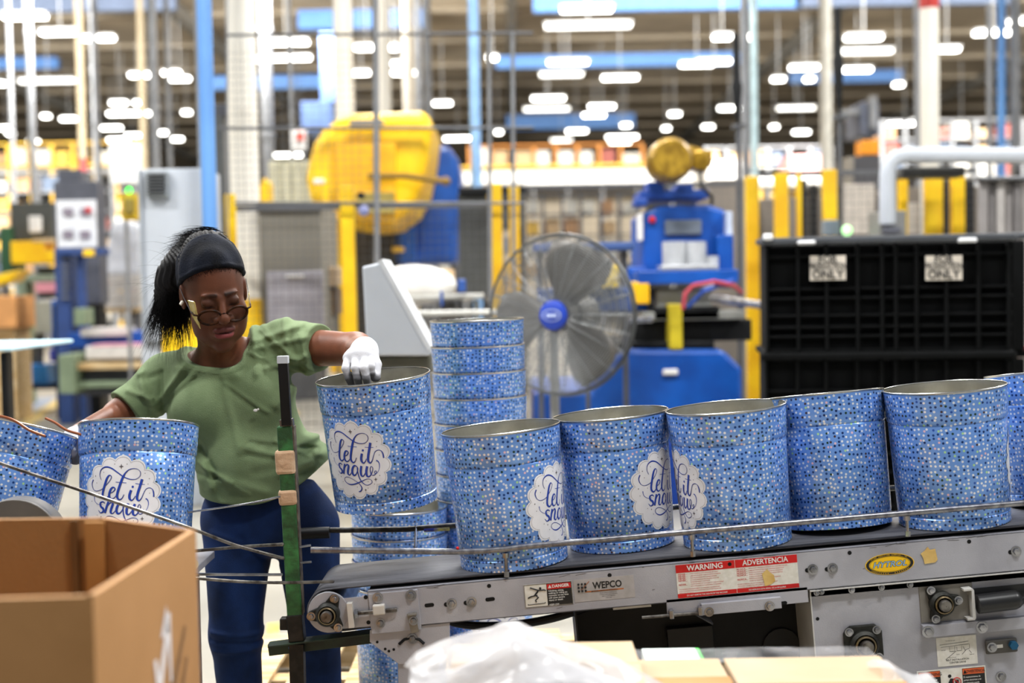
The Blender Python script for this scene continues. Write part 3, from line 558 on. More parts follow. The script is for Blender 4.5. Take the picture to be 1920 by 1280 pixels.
t = pt('red_rack', 'red painted steel rack corner right of the black crates', 'rack', 1903, 7.2); part(t, 'upright', mat('dark_red_rack', '#8f2a28', .6), [(1893, 1908, 650, 1034, 7.2, .05), (1893, 1960, 650, 662, 7.2, .05)]); part(t, 'pale_panel', M_WHITE, [(1908, 1960, 664, 760, 7.25, .04)])
t = pt('grey_switch_box', 'small grey box with a green glow on the fence behind the crate', 'switch box', 1568, 9.9); part(t, 'box', mat('blue_grey_box', '#76828a', .5), [(1545, 1575, 412, 442, 9.9, .1)]); f = MB(); f.sph(W(1588, 432, 9.9), .04); build(f, 'green_lamp', mat('green_lamp_soft', '#a9e6a0', emit=1.5), t, smooth=True); part(t, 'bracket', M_WIRE, [(1556, 1562, 442, 900, 9.95, .03)])
# black guards among the posts
t = pt('black_screen', 'black upright screens standing between the yellow posts', 'screen', 1520, 11.5); part(t, 'panel', M_BLACK, [(1497, 1515, 336, 560, 11.5, .1), (1520, 1535, 345, 560, 11.6, .1), (1803, 1828, 338, 560, 11.5, .1), (1770, 1780, 340, 560, 11.5, .1)]); part(t, 'foot', M_BLACK, [(1490, 1835, 560, 845, 11.5, .1)])
t = pt('taupe_machine', 'taupe louvred machine wall behind the yellow posts', 'machine', 1600, 13); part(t, 'body', mat('taupe_machine', '#8f8478', .7, 0, '#6f675e', .8), [(1335, 1400, 335, 760, 13, 1), (1430, 1660, 370, 760, 13.2, 1), (1660, 1840, 350, 760, 13.2, 1)]); part(t, 'pale_door', mat('pale_door', '#c6bcb0', .6), [(1580, 1640, 345, 440, 13.1, .08), (1700, 1725, 380, 440, 13.1, .08)])
# mezzanine and far racks
M_OFF = mat('white_mezzanine_panel', '#f0ede6', .6)
def rack(label, x0, x1, y0, y1, Y, cols, rows, mcol, fills, onm=False):
    t = pt('storage_rack', label, 'rack', (x0+x1)/2, Y); wd = (x1-x0)/cols; ht = (y1-y0)/rows; bot = y1+5 if onm else 530+CAMZ*FPX/Y
    for k in range(cols+1): part(t, 'upright', mcol, [(x0+k*wd-2.5, x0+k*wd+2.5, y0, bot, Y, .15)], 0)
    for k in range(rows+1): part(t, 'beam', mcol, [(x0, x1, y0+k*ht-1.5, y0+k*ht+1.5, Y, .15)], 0)
    for i in range(cols):
        for j in range(rows):
            if random.random() < .82:
                a = x0+i*wd+4; b = a+(wd-8)*random.uniform(.55, 1)
                part(t, 'carton', random.choice(fills), [(a, b, y0+(j+1)*ht-1.5-ht*random.uniform(.45, .85), y0+(j+1)*ht-1.5, Y+.1, 1.0)], 0)
    return t
FM = [mat('rack_box_%d' % i, c, .7) for i, c in enumerate(('#c9a77a', '#e2ddd2', '#8a8f96', '#b98d63', '#5a6678', '#d8d2c4', '#9b5348', '#e3b64c'))]
rack('distant orange pallet rack above the white mezzanine band', 880, 1205, 272, 312, 43.8, 8, 1, M_ORG, FM, True)
rack('distant pallet rack with yellow rails above the notice board', -20, 262, 268, 310, 40, 7, 1, M_YEL, FM)
rack('distant grey pallet rack left of the notice board', -20, 260, 322, 470, 30, 6, 4, M_PIPE, FM)
rack('cluttered rack of parts seen through the mesh left of the blue press', 985, 1200, 362, 520, 17, 6, 4, M_WIRE, FM)
rack('distant rack behind the blue flywheel housing and yellow post', 610, 985, 348, 560, 26, 9, 5, M_WIRE, FM)
rack('distant rack under the red banded column', 1655, 1920, 225, 330, 30, 6, 3, M_PIPE, FM)
rack('distant rack right of the gold motor', 1325, 1560, 275, 420, 28, 6, 4, M_PIPE, FM)
rack('distant low rack filling the left floor beyond the pump', -60, 480, 480, 600, 34, 11, 4, M_PIPE, FM)
t = pt('mezzanine', 'distant white mezzanine band with yellow rail behind the fan', 'mezzanine', 1040, 44)
part(t, 'fascia', M_OFF, [(862, 1335, 318, 345, 43, .5)], 0); part(t, 'deck', M_PIPE, [(862, 1335, 317.5, 319, 43.4, 2.6)], 0); part(t, 'hand_rail', M_YEL, [(862, 1210, 309, 313, 42.8, .1)], 0); part(t, 'wall', mat('mezzanine_wall', '#a89a84', .8), [(862, 1210, 345, 560, 46, 1)], 0); part(t, 'office_post', M_PIPE, [(870+k*65, 874+k*65, 345, 612, 43.2, .2) for k in range(8)], 0)
t = pt('mezzanine', 'distant pale mezzanine band with yellow rail at left beyond the notice board', 'mezzanine', 120, 44)
part(t, 'fascia', mat('pale_grey_fascia', '#b9b6ae', .7), [(-60, 262, 312, 330, 43, .5)], 0); part(t, 'deck', M_PIPE, [(-60, 262, 310.5, 312, 43.4, 2.6)], 0); part(t, 'hand_rail', M_YEL, [(-60, 262, 300, 303, 42.8, .1)], 0); part(t, 'office_post', M_PIPE, [(-50+k*60, -46+k*60, 330, 612, 43.2, .2) for k in range(6)], 0)
t = pt('sheeted_stack', 'distant white sheeted stacks right of the gold motor', 'stack', 1430, 30); part(t, 'cover', mat('white_cover', '#ece8e0', .7), [(1325, 1400, 300, 350, 26, 2), (1410, 1560, 320, 350, 26, 1)], .1); part(t, 'stand', M_WIRE, [(1330, 1340, 350, 670, 26, .5), (1545, 1555, 350, 670, 26, .5)]); part(t, 'pink_cover', mat('pink_cover', '#c9908c', .7), [(1480, 1560, 290, 322, 27, 1)])
t = pt('white_tarp', 'distant white hanging sheet left of the grey cabinet', 'sheet', 225, 24); part(t, 'cloth', mat('white_tarp', '#efeeea', .7), [(205, 262, 270, 345, 24, .1)], .02); part(t, 'stand', M_WIRE, [(206, 210, 345, 690, 24, .1), (257, 261, 345, 690, 24, .1)])
t = pt('blue_tank', 'dull blue machine behind the grey pipes above the lockers', 'machine', 600, 24); part(t, 'tank_body', mat('dusty_blue_body', '#6a86bd', .6), [(565, 622, 190, 245, 24, 1.5), (600, 630, 60, 190, 24.3, .5)]); part(t, 'stand', M_WIRE, [(570, 576, 245, 680, 24, .2), (612, 618, 245, 680, 24, .2)])
t = pt('dark_hopper', 'dark hopper machinery hanging under the ceiling right of the black lance', 'machine', 1640, 22); part(t, 'hopper', mat('dark_hopper', '#5c6170', .7), [(1612, 1650, 190, 255, 22, 1)], .05); part(t, 'pale_arm', M_PIPE, [(1575, 1612, 205, 215, 22, .3), (1632, 1645, 180, 240, 21.9, .2)]); part(t, 'stand', M_WIRE, [(1625, 1635, 255, 695, 22.1, .2)])
# ------------------------------------------------------------------ tins
RT, RB, HT = .1545, .1385, .35
def tin_r(z):
    return RB+(RT-.004-RB)*z/HT
def tin_material():
    m = bpy.data.materials.new('holographic_dot_print'); m.use_nodes = True; nt = m.node_tree; N = nt.nodes; L = nt.links; b = N['Principled BSDF']
    uv = N.new('ShaderNodeUVMap'); uv.uv_map = 'UVMap'
    mp = N.new('ShaderNodeMapping'); mp.inputs['Scale'].default_value = (1/.0115, 1/.0115, 1); L.new(uv.outputs[0], mp.inputs[0])
    v = N.new('ShaderNodeTexVoronoi'); v.voronoi_dimensions = '2D'; v.inputs['Randomness'].default_value = .55; v.inputs['Scale'].default_value = 1; L.new(mp.outputs[0], v.inputs['Vector'])
    r = N.new('ShaderNodeValToRGB'); r.color_ramp.elements[0].position = .235; r.color_ramp.elements[1].position = .285
    r.color_ramp.elements[0].color = (1, 1, 1, 1); r.color_ramp.elements[1].color = (0, 0, 0, 1); L.new(v.outputs['Distance'], r.inputs[0])
    sp = N.new('ShaderNodeSeparateColor'); L.new(v.outputs['Color'], sp.inputs[0])
    cr = N.new('ShaderNodeValToRGB'); cr.color_ramp.interpolation = 'CONSTANT'; e = cr.color_ramp.elements
    cols = [(0, '#eef3fb'), (.46, '#0e2c66'), (.60, '#123f86'), (.70, '#20402f'), (.77, '#2a56b4'), (.84, '#f2c9d6'), (.88, '#4a3438'), (.93, '#b9e8a8'), (.96, '#dfe9ff')]  # dot print colours, with mirrored lights and darks painted in
    e[0].position = 0; e[0].color = lin(cols[0][1]); e[1].position = cols[1][0]; e[1].color = lin(cols[1][1])
    for p, c in cols[2:]: q = e.new(p); q.color = lin(c)
    L.new(sp.outputs[0], cr.inputs[0])
    mx = N.new('ShaderNodeMix'); mx.data_type = 'RGBA'; L.new(r.outputs[0], mx.inputs['Factor']); L.new(cr.outputs[0], mx.inputs['B'])
    mx.inputs['A'].default_value = lin('#74a2ea'); L.new(mx.outputs['Result'], b.inputs['Base Color'])
    lw = N.new('ShaderNodeLayerWeight'); lw.inputs['Blend'].default_value = .35
    b.inputs['Metallic'].default_value = .45; b.inputs['Roughness'].default_value = .3; b.inputs['Coat Weight'].default_value = .3; b.inputs['Coat Roughness'].default_value = .12
    return m
M_TIN = tin_material()
M_TINI = mat('plain_tinplate', '#cfcdc2', .3, .85, '#b5b2a6', 12)
M_RIM = mat('bright_rolled_rim', '#dcdcd8', .22, 1.0)
M_LAB = mat('white_medallion_print', '#f6f6fa', .4, 0)
M_LET = mat('blue_script_ink', '#1f46b4', .35); M_LETG = mat('grey_outline_ink', '#6b6468', .5); M_STAR = mat('olive_star_ink', '#565a48', .5)
# profile of the outer wall, base to rim
def tin_profile():
    P = [(RB-.006, 0), (RB+.0005, .0015), (RB+.001, .004), (tin_r(.006), .006), (tin_r(.028), .028), (tin_r(.03)-.0018, .030), (tin_r(.033), .033)]
    z = .033; zb = HT-.084
    P += [(tin_r(zb-.004)-.0005, zb-.004), (tin_r(zb)-.002, zb-.001), (tin_r(zb)+.0004, zb+.002), (tin_r(zb)+.0020, zb+.006)]
    for zz in (HT-.050, HT-.030): P += [(tin_r(zz-.006)+.0022, zz-.006), (tin_r(zz)+.0032, zz), (tin_r(zz+.006)+.0024, zz+.006)]
    P += [(tin_r(HT-.004)+.003, HT-.004)]
    return P
def make_tin():
    t = thing('popcorn_tin', 'x', 'tin'); n = 96; P = tin_profile(); f = MB(); f.lathe(P, n)
    o = build(f, 'body', M_TIN, t, smooth=True); me = o.data; uvl = me.uv_layers.new(name='UVMap'); k = 0
    for p in me.polygons:
        us = []
        for li in p.loop_indices:
            v = me.vertices[me.loops[li].vertex_index].co; us.append((math.atan2(v.y, v.x)+math.pi*1.5) % (2*math.pi))
        if max(us)-min(us) > 3: us = [u+2*math.pi if u < 1 else u for u in us]
        for li, u in zip(p.loop_indices, us): uvl.data[li].uv = (u*.1475, me.vertices[me.loops[li].vertex_index].co.z)
    f = MB(); c = RT-.0012; f.lathe([(c+.0016*math.cos(a), HT-.0025+.0022*math.sin(a)) for a in np.linspace(0, 2*math.pi, 9)], n); f.lathe([(tin_r(HT)+.003, HT-.006), (RT+.0006, HT-.004)], n); build(f, 'rim', M_RIM, t, smooth=True)
    f = MB(); P2 = [(.001, .006), (RB-.01, .006), (RB-.004, .004)]+[(r-.0018, z) for r, z in P if z > .02]; f.lathe(P2, n); build(f, 'interior', M_TINI, t, smooth=True)
    f = MB(); f.lathe([(.001, .003), (RB-.006, .003), (RB-.006, 0)], n); build(f, 'base', M_TINI, t, smooth=True)
    return t
# medallion, traced once from the print itself and wrapped on the wall
LZ = .150
def wrap(s, t, e=0.0007):
    z = LZ+t; r = tin_r(min(z, HT-.086))+e; a = s/.146-math.pi/2
    return (r*math.cos(a), r*math.sin(a), z)
NL = 15; LR = .106
def lobes(r, n=300):
    out = []
    for i in range(n):
        a = 2*math.pi*i/n; q = abs(math.sin(NL*a/2)); out.append((r*(.905+.115*q**.75)*math.cos(a), r*(.905+.115*q**.75)*math.sin(a)*.98))
    return out
def make_label(t):
    f = MB(); O = lobes(LR); n = len(O); K = 9; vs = [wrap(0, 0)]; fs = []
    for k in range(1, K+1): vs += [wrap(x*k/K, y*k/K) for x, y in O]
    fs = [(0, 1+i, 1+(i+1) % n) for i in range(n)]
    for k in range(K-1): a = 1+k*n; fs += [(a+i, a+n+i, a+n+(i+1) % n, a+(i+1) % n) for i in range(n)]
    f.add(vs, fs); lab = build(f, 'label', M_LAB, t, smooth=2, world=False)
    f = MB()
    def stroke(P, wd, m=0, e=.0012, n=7):
        """P points in metres on the print; wd full widths in metres per point"""
        C = catmull([(*p, w_) for p, w_ in zip(P, wd)], n); L_ = []
        for i, c in enumerate(C):
            d = C[min(i+1, len(C)-1)][:2]-C[max(i-1, 0)][:2]; l = np.hypot(*d)+1e-9; nx, ny = -d[1]/l, d[0]/l; w_ = max(.0003, c[2]/2)
            L_ += [wrap(c[0]+nx*w_, c[1]+ny*w_, e), wrap(c[0]-nx*w_, c[1]-ny*w_, e)]
        f.add(L_, [(2*i, 2*i+1, 2*i+3, 2*i+2) for i in range(len(C)-1)], m)
    def disc(x, y, r, m=0, e=.0012): f.add([wrap(x+r*math.cos(a), y+r*math.sin(a), e) for a in np.linspace(0, 2*math.pi, 10)[:-1]], [tuple(range(9))], m)
    def star(x, y, r, m=1):
        f.add([wrap(x+(r if i % 2 == 0 else r*.36)*math.cos(i*math.pi/4), y+(r if i % 2 == 0 else r*.36)*1.15*math.sin(i*math.pi/4), .0012) for i in range(8)], [tuple(range(8))], m)
    O2 = lobes(LR*.955); stroke(O2+[O2[0]], [.0006]*(len(O2)+1), 1, n=1)
    def U(x, y):   # crop coordinates -> flat print metres
        px = 600+x*.1406; py = 780+y*.1406; dx, dy = px-714, py-862; a = R(5.6); X = dx*math.cos(a)-dy*math.sin(a); Y = dx*math.sin(a)+dy*math.cos(a)
        th = math.asin(max(-.999, min(.999, X/106.0))); return ((th+R(27))*.1475, -Y*.001436)
    def S(pts, ws, m=0, shadow=True):
        P = [U(*p) for p in pts]; ws = ws if isinstance(ws, list) else [ws]*len(P); w2 = [q*.000202 for q in ws]
        if shadow and max(ws) > 14: stroke([(x+.0012, y-.0009) for x, y in P], w2, 1, .001)
        stroke(P, w2, m, .0013)
    S([(248,410),(228,350),(235,285),(280,250),(345,262),(420,310),(500,360),(575,382),(645,375),(688,335),(690,285),(655,252),(600,248),(545,270),(508,315)], [4,5,9,15,15,14,12,9,5,5,5,5,6,9,15])
    S([(508,315),(485,380),(465,470),(450,560),(452,612),(478,642),(508,625),(528,575)], [16,26,28,28,26,16,8,6]); S([(415,430),(475,432),(540,432)], 7)
    S([(165,408),(158,460),(175,520),(210,548),(262,530),(305,480),(345,415),(358,370),(335,350),(312,385),(297,460),(285,560),(290,615),(318,640),(345,615),(358,575)], [12,10,6,5,5,6,6,7,12,24,28,28,26,18,8,6])
    S([(352,575),(392,555),(415,520),(402,497),(378,505),(362,545),(358,600),(378,635),(410,632),(440,595)], [6,8,12,14,20,26,26,20,9,6])
    S([(605,515),(594,575),(600,618),(625,640),(650,615),(665,580)], [26,28,26,16,8,6]); disc(*U(622,473), .0030)
    S([(722,368),(708,450),(690,550),(690,610),(715,635),(742,605),(762,540),(785,485),(825,464),(865,475),(888,515),(897,568)], [28,28,28,26,16,8,6,6,6,8,13,14]); S([(648,430),(705,432),(765,430)], 7)
    S([(200,620),(212,675),(250,712),(300,715)], [11,6,5,5])
    S([(318,695),(298,678),(272,695),(280,735),(310,765),(312,800),(285,815),(262,785)], [12,12,18,24,26,20,10,6])
    S([(358,675),(345,745),(335,815)], [24,26,26]); S([(345,760),(368,705),(395,680),(412,700),(400,765),(400,805),(425,815),(450,780)], [6,8,16,26,28,24,10,6])
    S([(532,695),(500,682),(472,715),(462,770),(480,812),(512,800),(540,740),(540,700),(536,735),(552,820),(590,890),(650,930),(700,922),(735,890),(715,855),(660,852),(590,885),(500,928),(420,945),(362,920),(345,880),(372,852),(430,855),(510,890),(565,930),(590,975),(575,1015),(545,1030)], [12,16,26,28,24,12,8,8,10,12,11,7,5,5,5,5,9,13,12,8,5,5,5,6,8,12,13,9])
    S([(592,680),(582,755),(590,808),(618,812),(645,770)], [26,28,24,12,6]); S([(672,680),(658,755),(668,808),(698,815),(732,770),(748,705),(728,680),(712,715),(722,780),(755,798),(792,772),(792,738),(770,750),(775,775)], [26,28,24,14,8,6,6,7,8,7,6,5,5,5])
    S([(775,775),(810,765),(838,710),(842,655),(825,615),(798,600)], [5,6,7,9,12,14])
    for x, y, r in ((457,235,.0062),(788,852,.005),(645,1000,.0038),(298,862,.0024),(185,365,.0022),(163,585,.0024),(843,800,.002),(812,352,.002)): star(*U(x, y), r)
    for x, y in ((378,210),(520,200),(750,293),(268,318),(207,450),(245,585),(255,845),(323,925),(528,968),(680,972),(770,915),(683,885),(805,420),(840,530),(180,675)): disc(*U(x, y), .0011, 1)
    build(f, 'lettering', [M_LET, M_LETG], lab, world=False)
tin0 = make_tin(); make_label(tin0)
def basis(loc, tilt_x=0, lean=0, spin=0):
    return Matrix.Translation(Vector(loc)) @ (Matrix.Rotation(lean, 3, 'Y') @ Matrix.Rotation(tilt_x, 3, 'X') @ Matrix.Rotation(spin, 3, 'Z')).to_4x4()
used = [False]
def place_tin(b, label, group=None, skip=()):
    if not used[0]: used[0] = True; tin0.matrix_basis = b; tin0['label'] = label; tin0['group'] = group or ''; return tin0
    return copy_thing(tin0, b, label, group, skip)
def tin_by_rim(px, py, Y, tilt_x, lean, spin, label, group=None, skip=()):
    b0 = basis((0, 0, 0), R(tilt_x), R(lean), R(spin)); top = b0.to_3x3() @ Vector((0, 0, HT))
    return place_tin(Matrix.Translation(W(px, py, Y)-top) @ b0, label, group, skip)
# ------------------------------------------------------------------ conveyor
Y0 = 3.285; O = W(690, 1108, Y0); INC = R(4.25)
con = thing('belt_conveyor', 'grey inclined belt conveyor carrying the row of dotted tins', 'conveyor', O, (0, -INC, 0)); CI = mw(con).inverted()
def C(px, py, v=0.0): return CI @ W(px, py, Y0+v)
def cpart(name, mb, m, parent=None, **k): return build(mb, name, m, parent or con, world=False, **k)
UE = 2.3; FH = .098; k = .001315
f = MB(); f.bb(-.002, UE, 0, .004, -FH, 0); f.bb(-.002, UE, 0, .022, -.004, 0); f.bb(-.002, UE, 0, .022, -FH, -FH+.004); cpart('side_frame', f, M_GREYP, bev=.0015)
VW = .315
f = MB(); f.bb(.02, UE, VW-.004, VW, -FH, .004); f.bb(.02, UE, VW-.022, VW+.012, .002, .006); cpart('side_frame', f, M_GREYP, bev=.0015)
f = MB(); f.bb(.0, UE, .03, VW-.03, -.006, -.002); cpart('slider_bed', f, M_WIRE)
# belt loop
pc = C(620, 1150, .03); pr = .052
M_BELT = mat('worn_black_rubber_belt', '#55555c', .55, 0, '#3a3a40', 30, bump=.25, bscale=250, stretch=(.3, 6, 1))
def loop(r, bot=-.11):
    P = [(UE, r)]; n = 20
    P = [(UE, pc.z+r+(.003-(pc.z+pr)+0)*1)]
    return P
topw = .009; cx, cz = pc.x, topw-pr; P = [(UE, topw), (1.2, topw), (.6, topw), (.2, topw)]+[(cx-math.sin(a)*pr, cz+math.cos(a)*pr) for a in np.linspace(0, math.pi, 20)]+[(.25, cz-pr+.012), (.75, cz-pr+.0), (.85, cz-.12)]
f = MB(); vs = []
for x, z in P: vs += [(x, .012, z), (x, VW-.012, z)]
f.add(vs, [(2*i, 2*i+1, 2*i+3, 2*i+2) for i in range(len(P)-1)]); o = cpart('belt', f, M_BELT, smooth=True); s = o.modifiers.new('s', 'SOLIDIFY'); s.thickness = .004; s.offset = 1
f = MB(); f.cyl((cx, .004, cz), (cx, VW-.004, cz), pr-.006, 32); cpart('end_pulley', f, M_STEEL, smooth=True)
# end plate and bearing
f = MB(); f.cyl((cx, -.004, cz-.0), (cx, .004, cz), pr-.001, 40); cpart('end_disc', f, M_GREYP, smooth=True, bev=.001)
z1, z0 = C(690, 1112).z-.004, C(690, 1176).z
f = MB(); f.bb(cx+.0, .0, -.002, .003, -.088, -.012); cpart('take_up_arm', f, M_GREYP, bev=.001)
def flange(cx, cz, v, r, n, rr, rot=0.0, sq=False):
    f = MB(); 
    pts = []
    for i in range(n):
        a = rot+2*math.pi*i/n; 
        for da in (-.22, 0, .22): pts.append((cx+rr*math.cos(a+da)*(1.0 if da == 0 else .98), cz+rr*math.sin(a+da)*(1.0 if da == 0 else .98)))
        if not sq:
            for q in (.35, .5, .65): b = a+2*math.pi/n*q; pts.append((cx+r*math.cos(b)*.93, cz+r*math.sin(b)*.93))
    f.prism(pts, v-.012, v); fl = cpart('bearing_flange', f, M_DARK, bev=.003)
    f = MB(); RX = Matrix.Rotation(R(90), 3, 'X')
    f.lathe([(r, -.002), (r, .014), (r*.85, .020), (r*.8, .022), (r*.72, .018)], 32, (cx, v-.008, cz), RX); cpart('bearing_housing', f, M_DARK, fl, smooth=True)
    f = MB(); f.lathe([(r*.72, .01), (r*.72, .026), (r*.62, .028), (r*.55, .022)], 28, (cx, v-.008, cz), RX); cpart('bearing_ring', f, mat('bronzed_ring', '#8a7a5e', .3, .9), fl, smooth=True)
    f = MB(); f.lathe([(r*.48, .01), (r*.48, .036), (r*.42, .040), (.001, .040)], 24, (cx, v-.008, cz), RX); cpart('shaft_end', f, M_ROD, fl, smooth=True)
    for i in range(n):
        a = rot+2*math.pi*i/n; bolt(cx+rr*.84*math.cos(a), cz+rr*.84*math.sin(a), v-.012, .0072, fl)
def bolt(x, z, v=0.0, r=.009, parent=None, washer=True):
    f = MB(); RX = Matrix.Rotation(R(90), 3, 'X')
    if washer: f.lathe([(r*1.5, -.001), (r*1.5, .002), (r*.6, .0022)], 20, (x, v, z), RX)
    f.lathe([(r, .001), (r, .006), (r*.85, .009), (.0001, .0095)], 6 if r > .0078 else 14, (x, v, z), RX)
    cpart('bolt', f, M_STEEL, parent, smooth=True)
flange(cx+.0, cz-.002, -.002, .030, 3, .050, R(62))
def hole(x, z, r=.0052, v=0, slot=0.0):
    f = MB(); n = 12; pts = []
    for i in range(n): a = 2*math.pi*i/n; pts.append((x+r*math.cos(a)+(slot/2 if math.cos(a) > 0 else -slot/2), z+r*math.sin(a)))
    f.prism(pts, v-.0006, v+.002); cpart('hole', f, M_BLACK)
def cp(px, py, v=0): q = C(px, py, v); return q.x, q.z
# take-up mechanics
f = MB(); a = C(690, 1108); b = C(790, 1176); f.bb(a.x, b.x, -.006, 0, b.z-.004, a.z-.006); cpart('cover_plate', f, M_GREYP, bev=.001)
x, z = cp(659, 1150); f = MB(); f.bb(x-.007, x+.007, -.022, 0, z-.031, z+.031); cpart('stop_bar', f, mat('pale_bar', '#cfcbc4', .4, .2), bev=.001)
xa, za = cp(668, 1147); xb, _ = cp(746, 1147)
f = MB(); f.cyl((xa, -.014, za), (xb, -.014, za-.0), .005, 12)
for i in range(24): q = xa+(xb-xa)*i/24; f.cyl((q, -.014, za), (q+.0015, -.014, za), .0058, 10)
cpart('threaded_rod', f, M_ROD, smooth=True)
x, z = cp(712, 1139); f = MB(); f.box((x, -.016, z), (.030, .02, .025)); cpart('adjuster_block', f, mat('pale_bar', '#cfcbc4', .4, .2), bev=.003)
f = MB(); f.cyl((xa-.002, -.014, za), (xa+.006, -.014, za), .011, 6); cpart('nut', f, M_STEEL)
for px, py in ((709, 1119), (771, 1114), (714, 1166)): bolt(*cp(px, py), -.006, .009 if py != 1166 else .0076)
for px, py in ((847, 1131), (884, 1128), (1524, 1067), (1561, 1065), (1905, 1033)):
    x, z = cp(px, py); hole(x-.010, z-.001, .0058, 0, .008); bolt(x, z, 0, .0088)
for px, py, s in ((805, 1134, .014), (919, 1123, .014)): x, z = cp(px, py); hole(x, z, .005, 0, s)
for px, py in ((917, 1098), (1593, 1036), (1817, 1015), (1143, 1078), (686, 1119), (691, 1166)): hole(*cp(px, py), v=0 if px > 700 else -.002)
# joint line + bracket
f = MB(); x, z = cp(775, 1165); f.box((x, -.012, z), (.020, .006, .050), Matrix.Rotation(R(-8), 3, 'Y')); f.box((x+.001, -.018, z+.023), (.022, .02, .004)); cpart('bracket', f, mat('zinc_bracket', '#8a857b', .4, .6), bev=.001); bolt(*cp(776, 1160), -.016, .0076)
# hinge plate and leg
f = MB(); q = [cp(*p) for p in ((693, 1182), (843, 1168), (843, 1195), (832, 1243), (748, 1246), (693, 1204))]; f.prism(q, .004, .010); hp = cpart('hinge_plate', f, M_GREYP, bev=.001)
f = MB(); P = [cp(px, py) for px, py in ((748, 1208), (758, 1199), (772, 1196), (786, 1199), (795, 1207))]
f.tube([(x, .0035, z) for x, z in P], .004, 6); cpart('slot', f, M_BLACK, hp); bolt(*cp(773, 1197), .003, .0085, hp)
for px, py in ((707, 1204), (738, 1218), (729, 1221), (722, 1217)): hole(*cp(px, py), r=.0035, v=.004)
a = W(762, 1245, Y0+.02); f = MB(); xl = W(745, 1245, Y0).x
inv = CI; f.bb(xl, xl+.085, Y0+.01, Y0+.05, 0, a.z+.01); build(f, 'leg', M_GREYP, con, bev=.002); f = MB(); f.bb(xl, xl+.085, Y0+.27, Y0+.31, 0, a.z+.08); build(f, 'leg', M_GREYP, con, bev=.002)
# guide rail
f = MB(); rp = [W(x, y, 3.272) for x, y in ((583, 1031), (700, 1032), (850, 1034), (900, 1033), (940, 1030), (990, 1024), (1100, 1014), (1300, 996), (1600, 970), (1960, 939))]
f.tube(rp, .0078, 12); M_RAIL = mat('scuffed_rail_steel', '#a4a4a7', .28, .9, '#75737a', 50); cpart_r = build(f, 'guide_rail', M_RAIL, con, smooth=True)
f = MB(); f.sph(W(858, 1027, 3.268), .004); build(f, 'red_tape_spot', M_RED, cpart_r)
for px, py, py2 in ((948, 1036, 1078), (1297, 1002, 1040), (1700, 966, 1002)):
    f = MB(); a = W(px, py, 3.275); b = W(px+2, py2, 3.285); f.cyl(a, b, .0045, 10); f.cyl(a, a+Vector((0, 0, -.012)), .009, 10); f.cyl(b+Vector((0, 0, -.004)), b+Vector((0, 0, .010)), .007, 6); build(f, 'rail_post', M_STEEL, con, smooth=True)
f = MB(); f.tube([W(612, 994, 3.74), W(760, 992, 3.74), W(1100, 965, 3.74), W(1920, 893, 3.74)], .008, 12); rr_ = build(f, 'back_guide_rail', mat('dark_scuffed_rail', '#4d4b49', .35, .8, '#2b2a29', 40), con, smooth=True)
f = MB(); f.tube([W(565, 1000, 3.735), W(618, 998, 3.735)], .0165, 12); build(f, 'rubber_sleeve', M_BLACK, rr_, smooth=True)
f = MB(); f.tube([W(795, 992, 3.74), W(843, 989, 3.74)], .0084, 12); build(f, 'sticker', mat('sticker_yellow_blue', '#d8cf28', .5, 0, '#20308c', 30), rr_, smooth=True)
for px in (780, 1300, 1800): f = MB(); a = W(px, 985 if px < 900 else (945 if px < 1500 else 903), 3.74); b = C(px, 1000, VW); q = mw(con) @ Vector((b.x, VW, 0)); f.tube([a, (a.x, 3.70, q.z+.004), (a.x, 3.60, q.z+.004)], .004, 8); build(f, 'rail_post', M_STEEL, con, smooth=True)
# lower drive section
DP = 0.012
f = MB(); a = C(1520, 1110); f.bb(a.x, UE, DP, DP+.004, -.42, -FH); cpart('drive_panel', f, M_GREYP, bev=.001)
f = MB(); f.bb(a.x-.002, a.x+.001, DP-.01, DP+.28, -.42, -FH); f.bb(a.x-.002, UE, DP-.016, DP, -FH-.004, -FH-.001); cpart('panel_edge', f, mat('pale_panel_edge', '#cfcdc8', .4), bev=.0005)
b = C(1078, 1150); f = MB(); f.bb(b.x, a.x, .20, .204, -.42, -FH); f.bb(b.x, b.x+.004, .02, .30, -.42, -FH); f.bb(b.x, a.x, .02, .3, -.43, -.42); cpart('black_guard', f, M_BLACK)
f = MB(); q = C(1250, 1190, .19); f.bb(q.x, q.x+.12, .17, .2, q.z-.08, q.z+.02); cpart('guard_bracket', f, mat('near_black_steel', '#242424', .5, .3), bev=.002); f = MB(); f.cyl((q.x+.3, .19, q.z-.06), (q.x+.3, .2, q.z-.06), .05, 20); cpart('round_cover', f, mat('near_black_steel', '#242424', .5, .3), bev=.002)
f = MB(); a2 = C(1250, 1135); b2 = C(1515, 1115); f.bb(a2.x, b2.x, -.0, .01, a2.z-.024, a2.z+.015); ta = cpart('tension_bracket', f, M_GREYP, bev=.001)
f = MB(); c2 = C(1315, 1145); f.bb(c2.x, b2.x-.07, -.014, 0, c2.z-.008, c2.z+.02); cpart('slide_bar', f, M_GREYP, ta, bev=.001)
xa, za = cp(1203, 1156); xb, zb = cp(1315, 1145)
f = MB(); f.cyl((xa, -.008, za), (xb, -.008, zb-.003), .0042, 10); cpart('threaded_rod', f, M_ROD, ta, smooth=True)
for px, py in ((1258, 1149), (1312, 1143)): x, z = cp(px, py); f = MB(); f.box((x, -.008, z), (.012, .018, .024)); cpart('nut', f, M_STEEL, ta, bev=.003)
bolt(*cp(1328, 1144), -.014, .008, ta); bolt(*cp(1441, 1133), -.014, .0085, ta); x, z = cp(1468, 1130); hole(x, z, .0045, -.0005, .012)
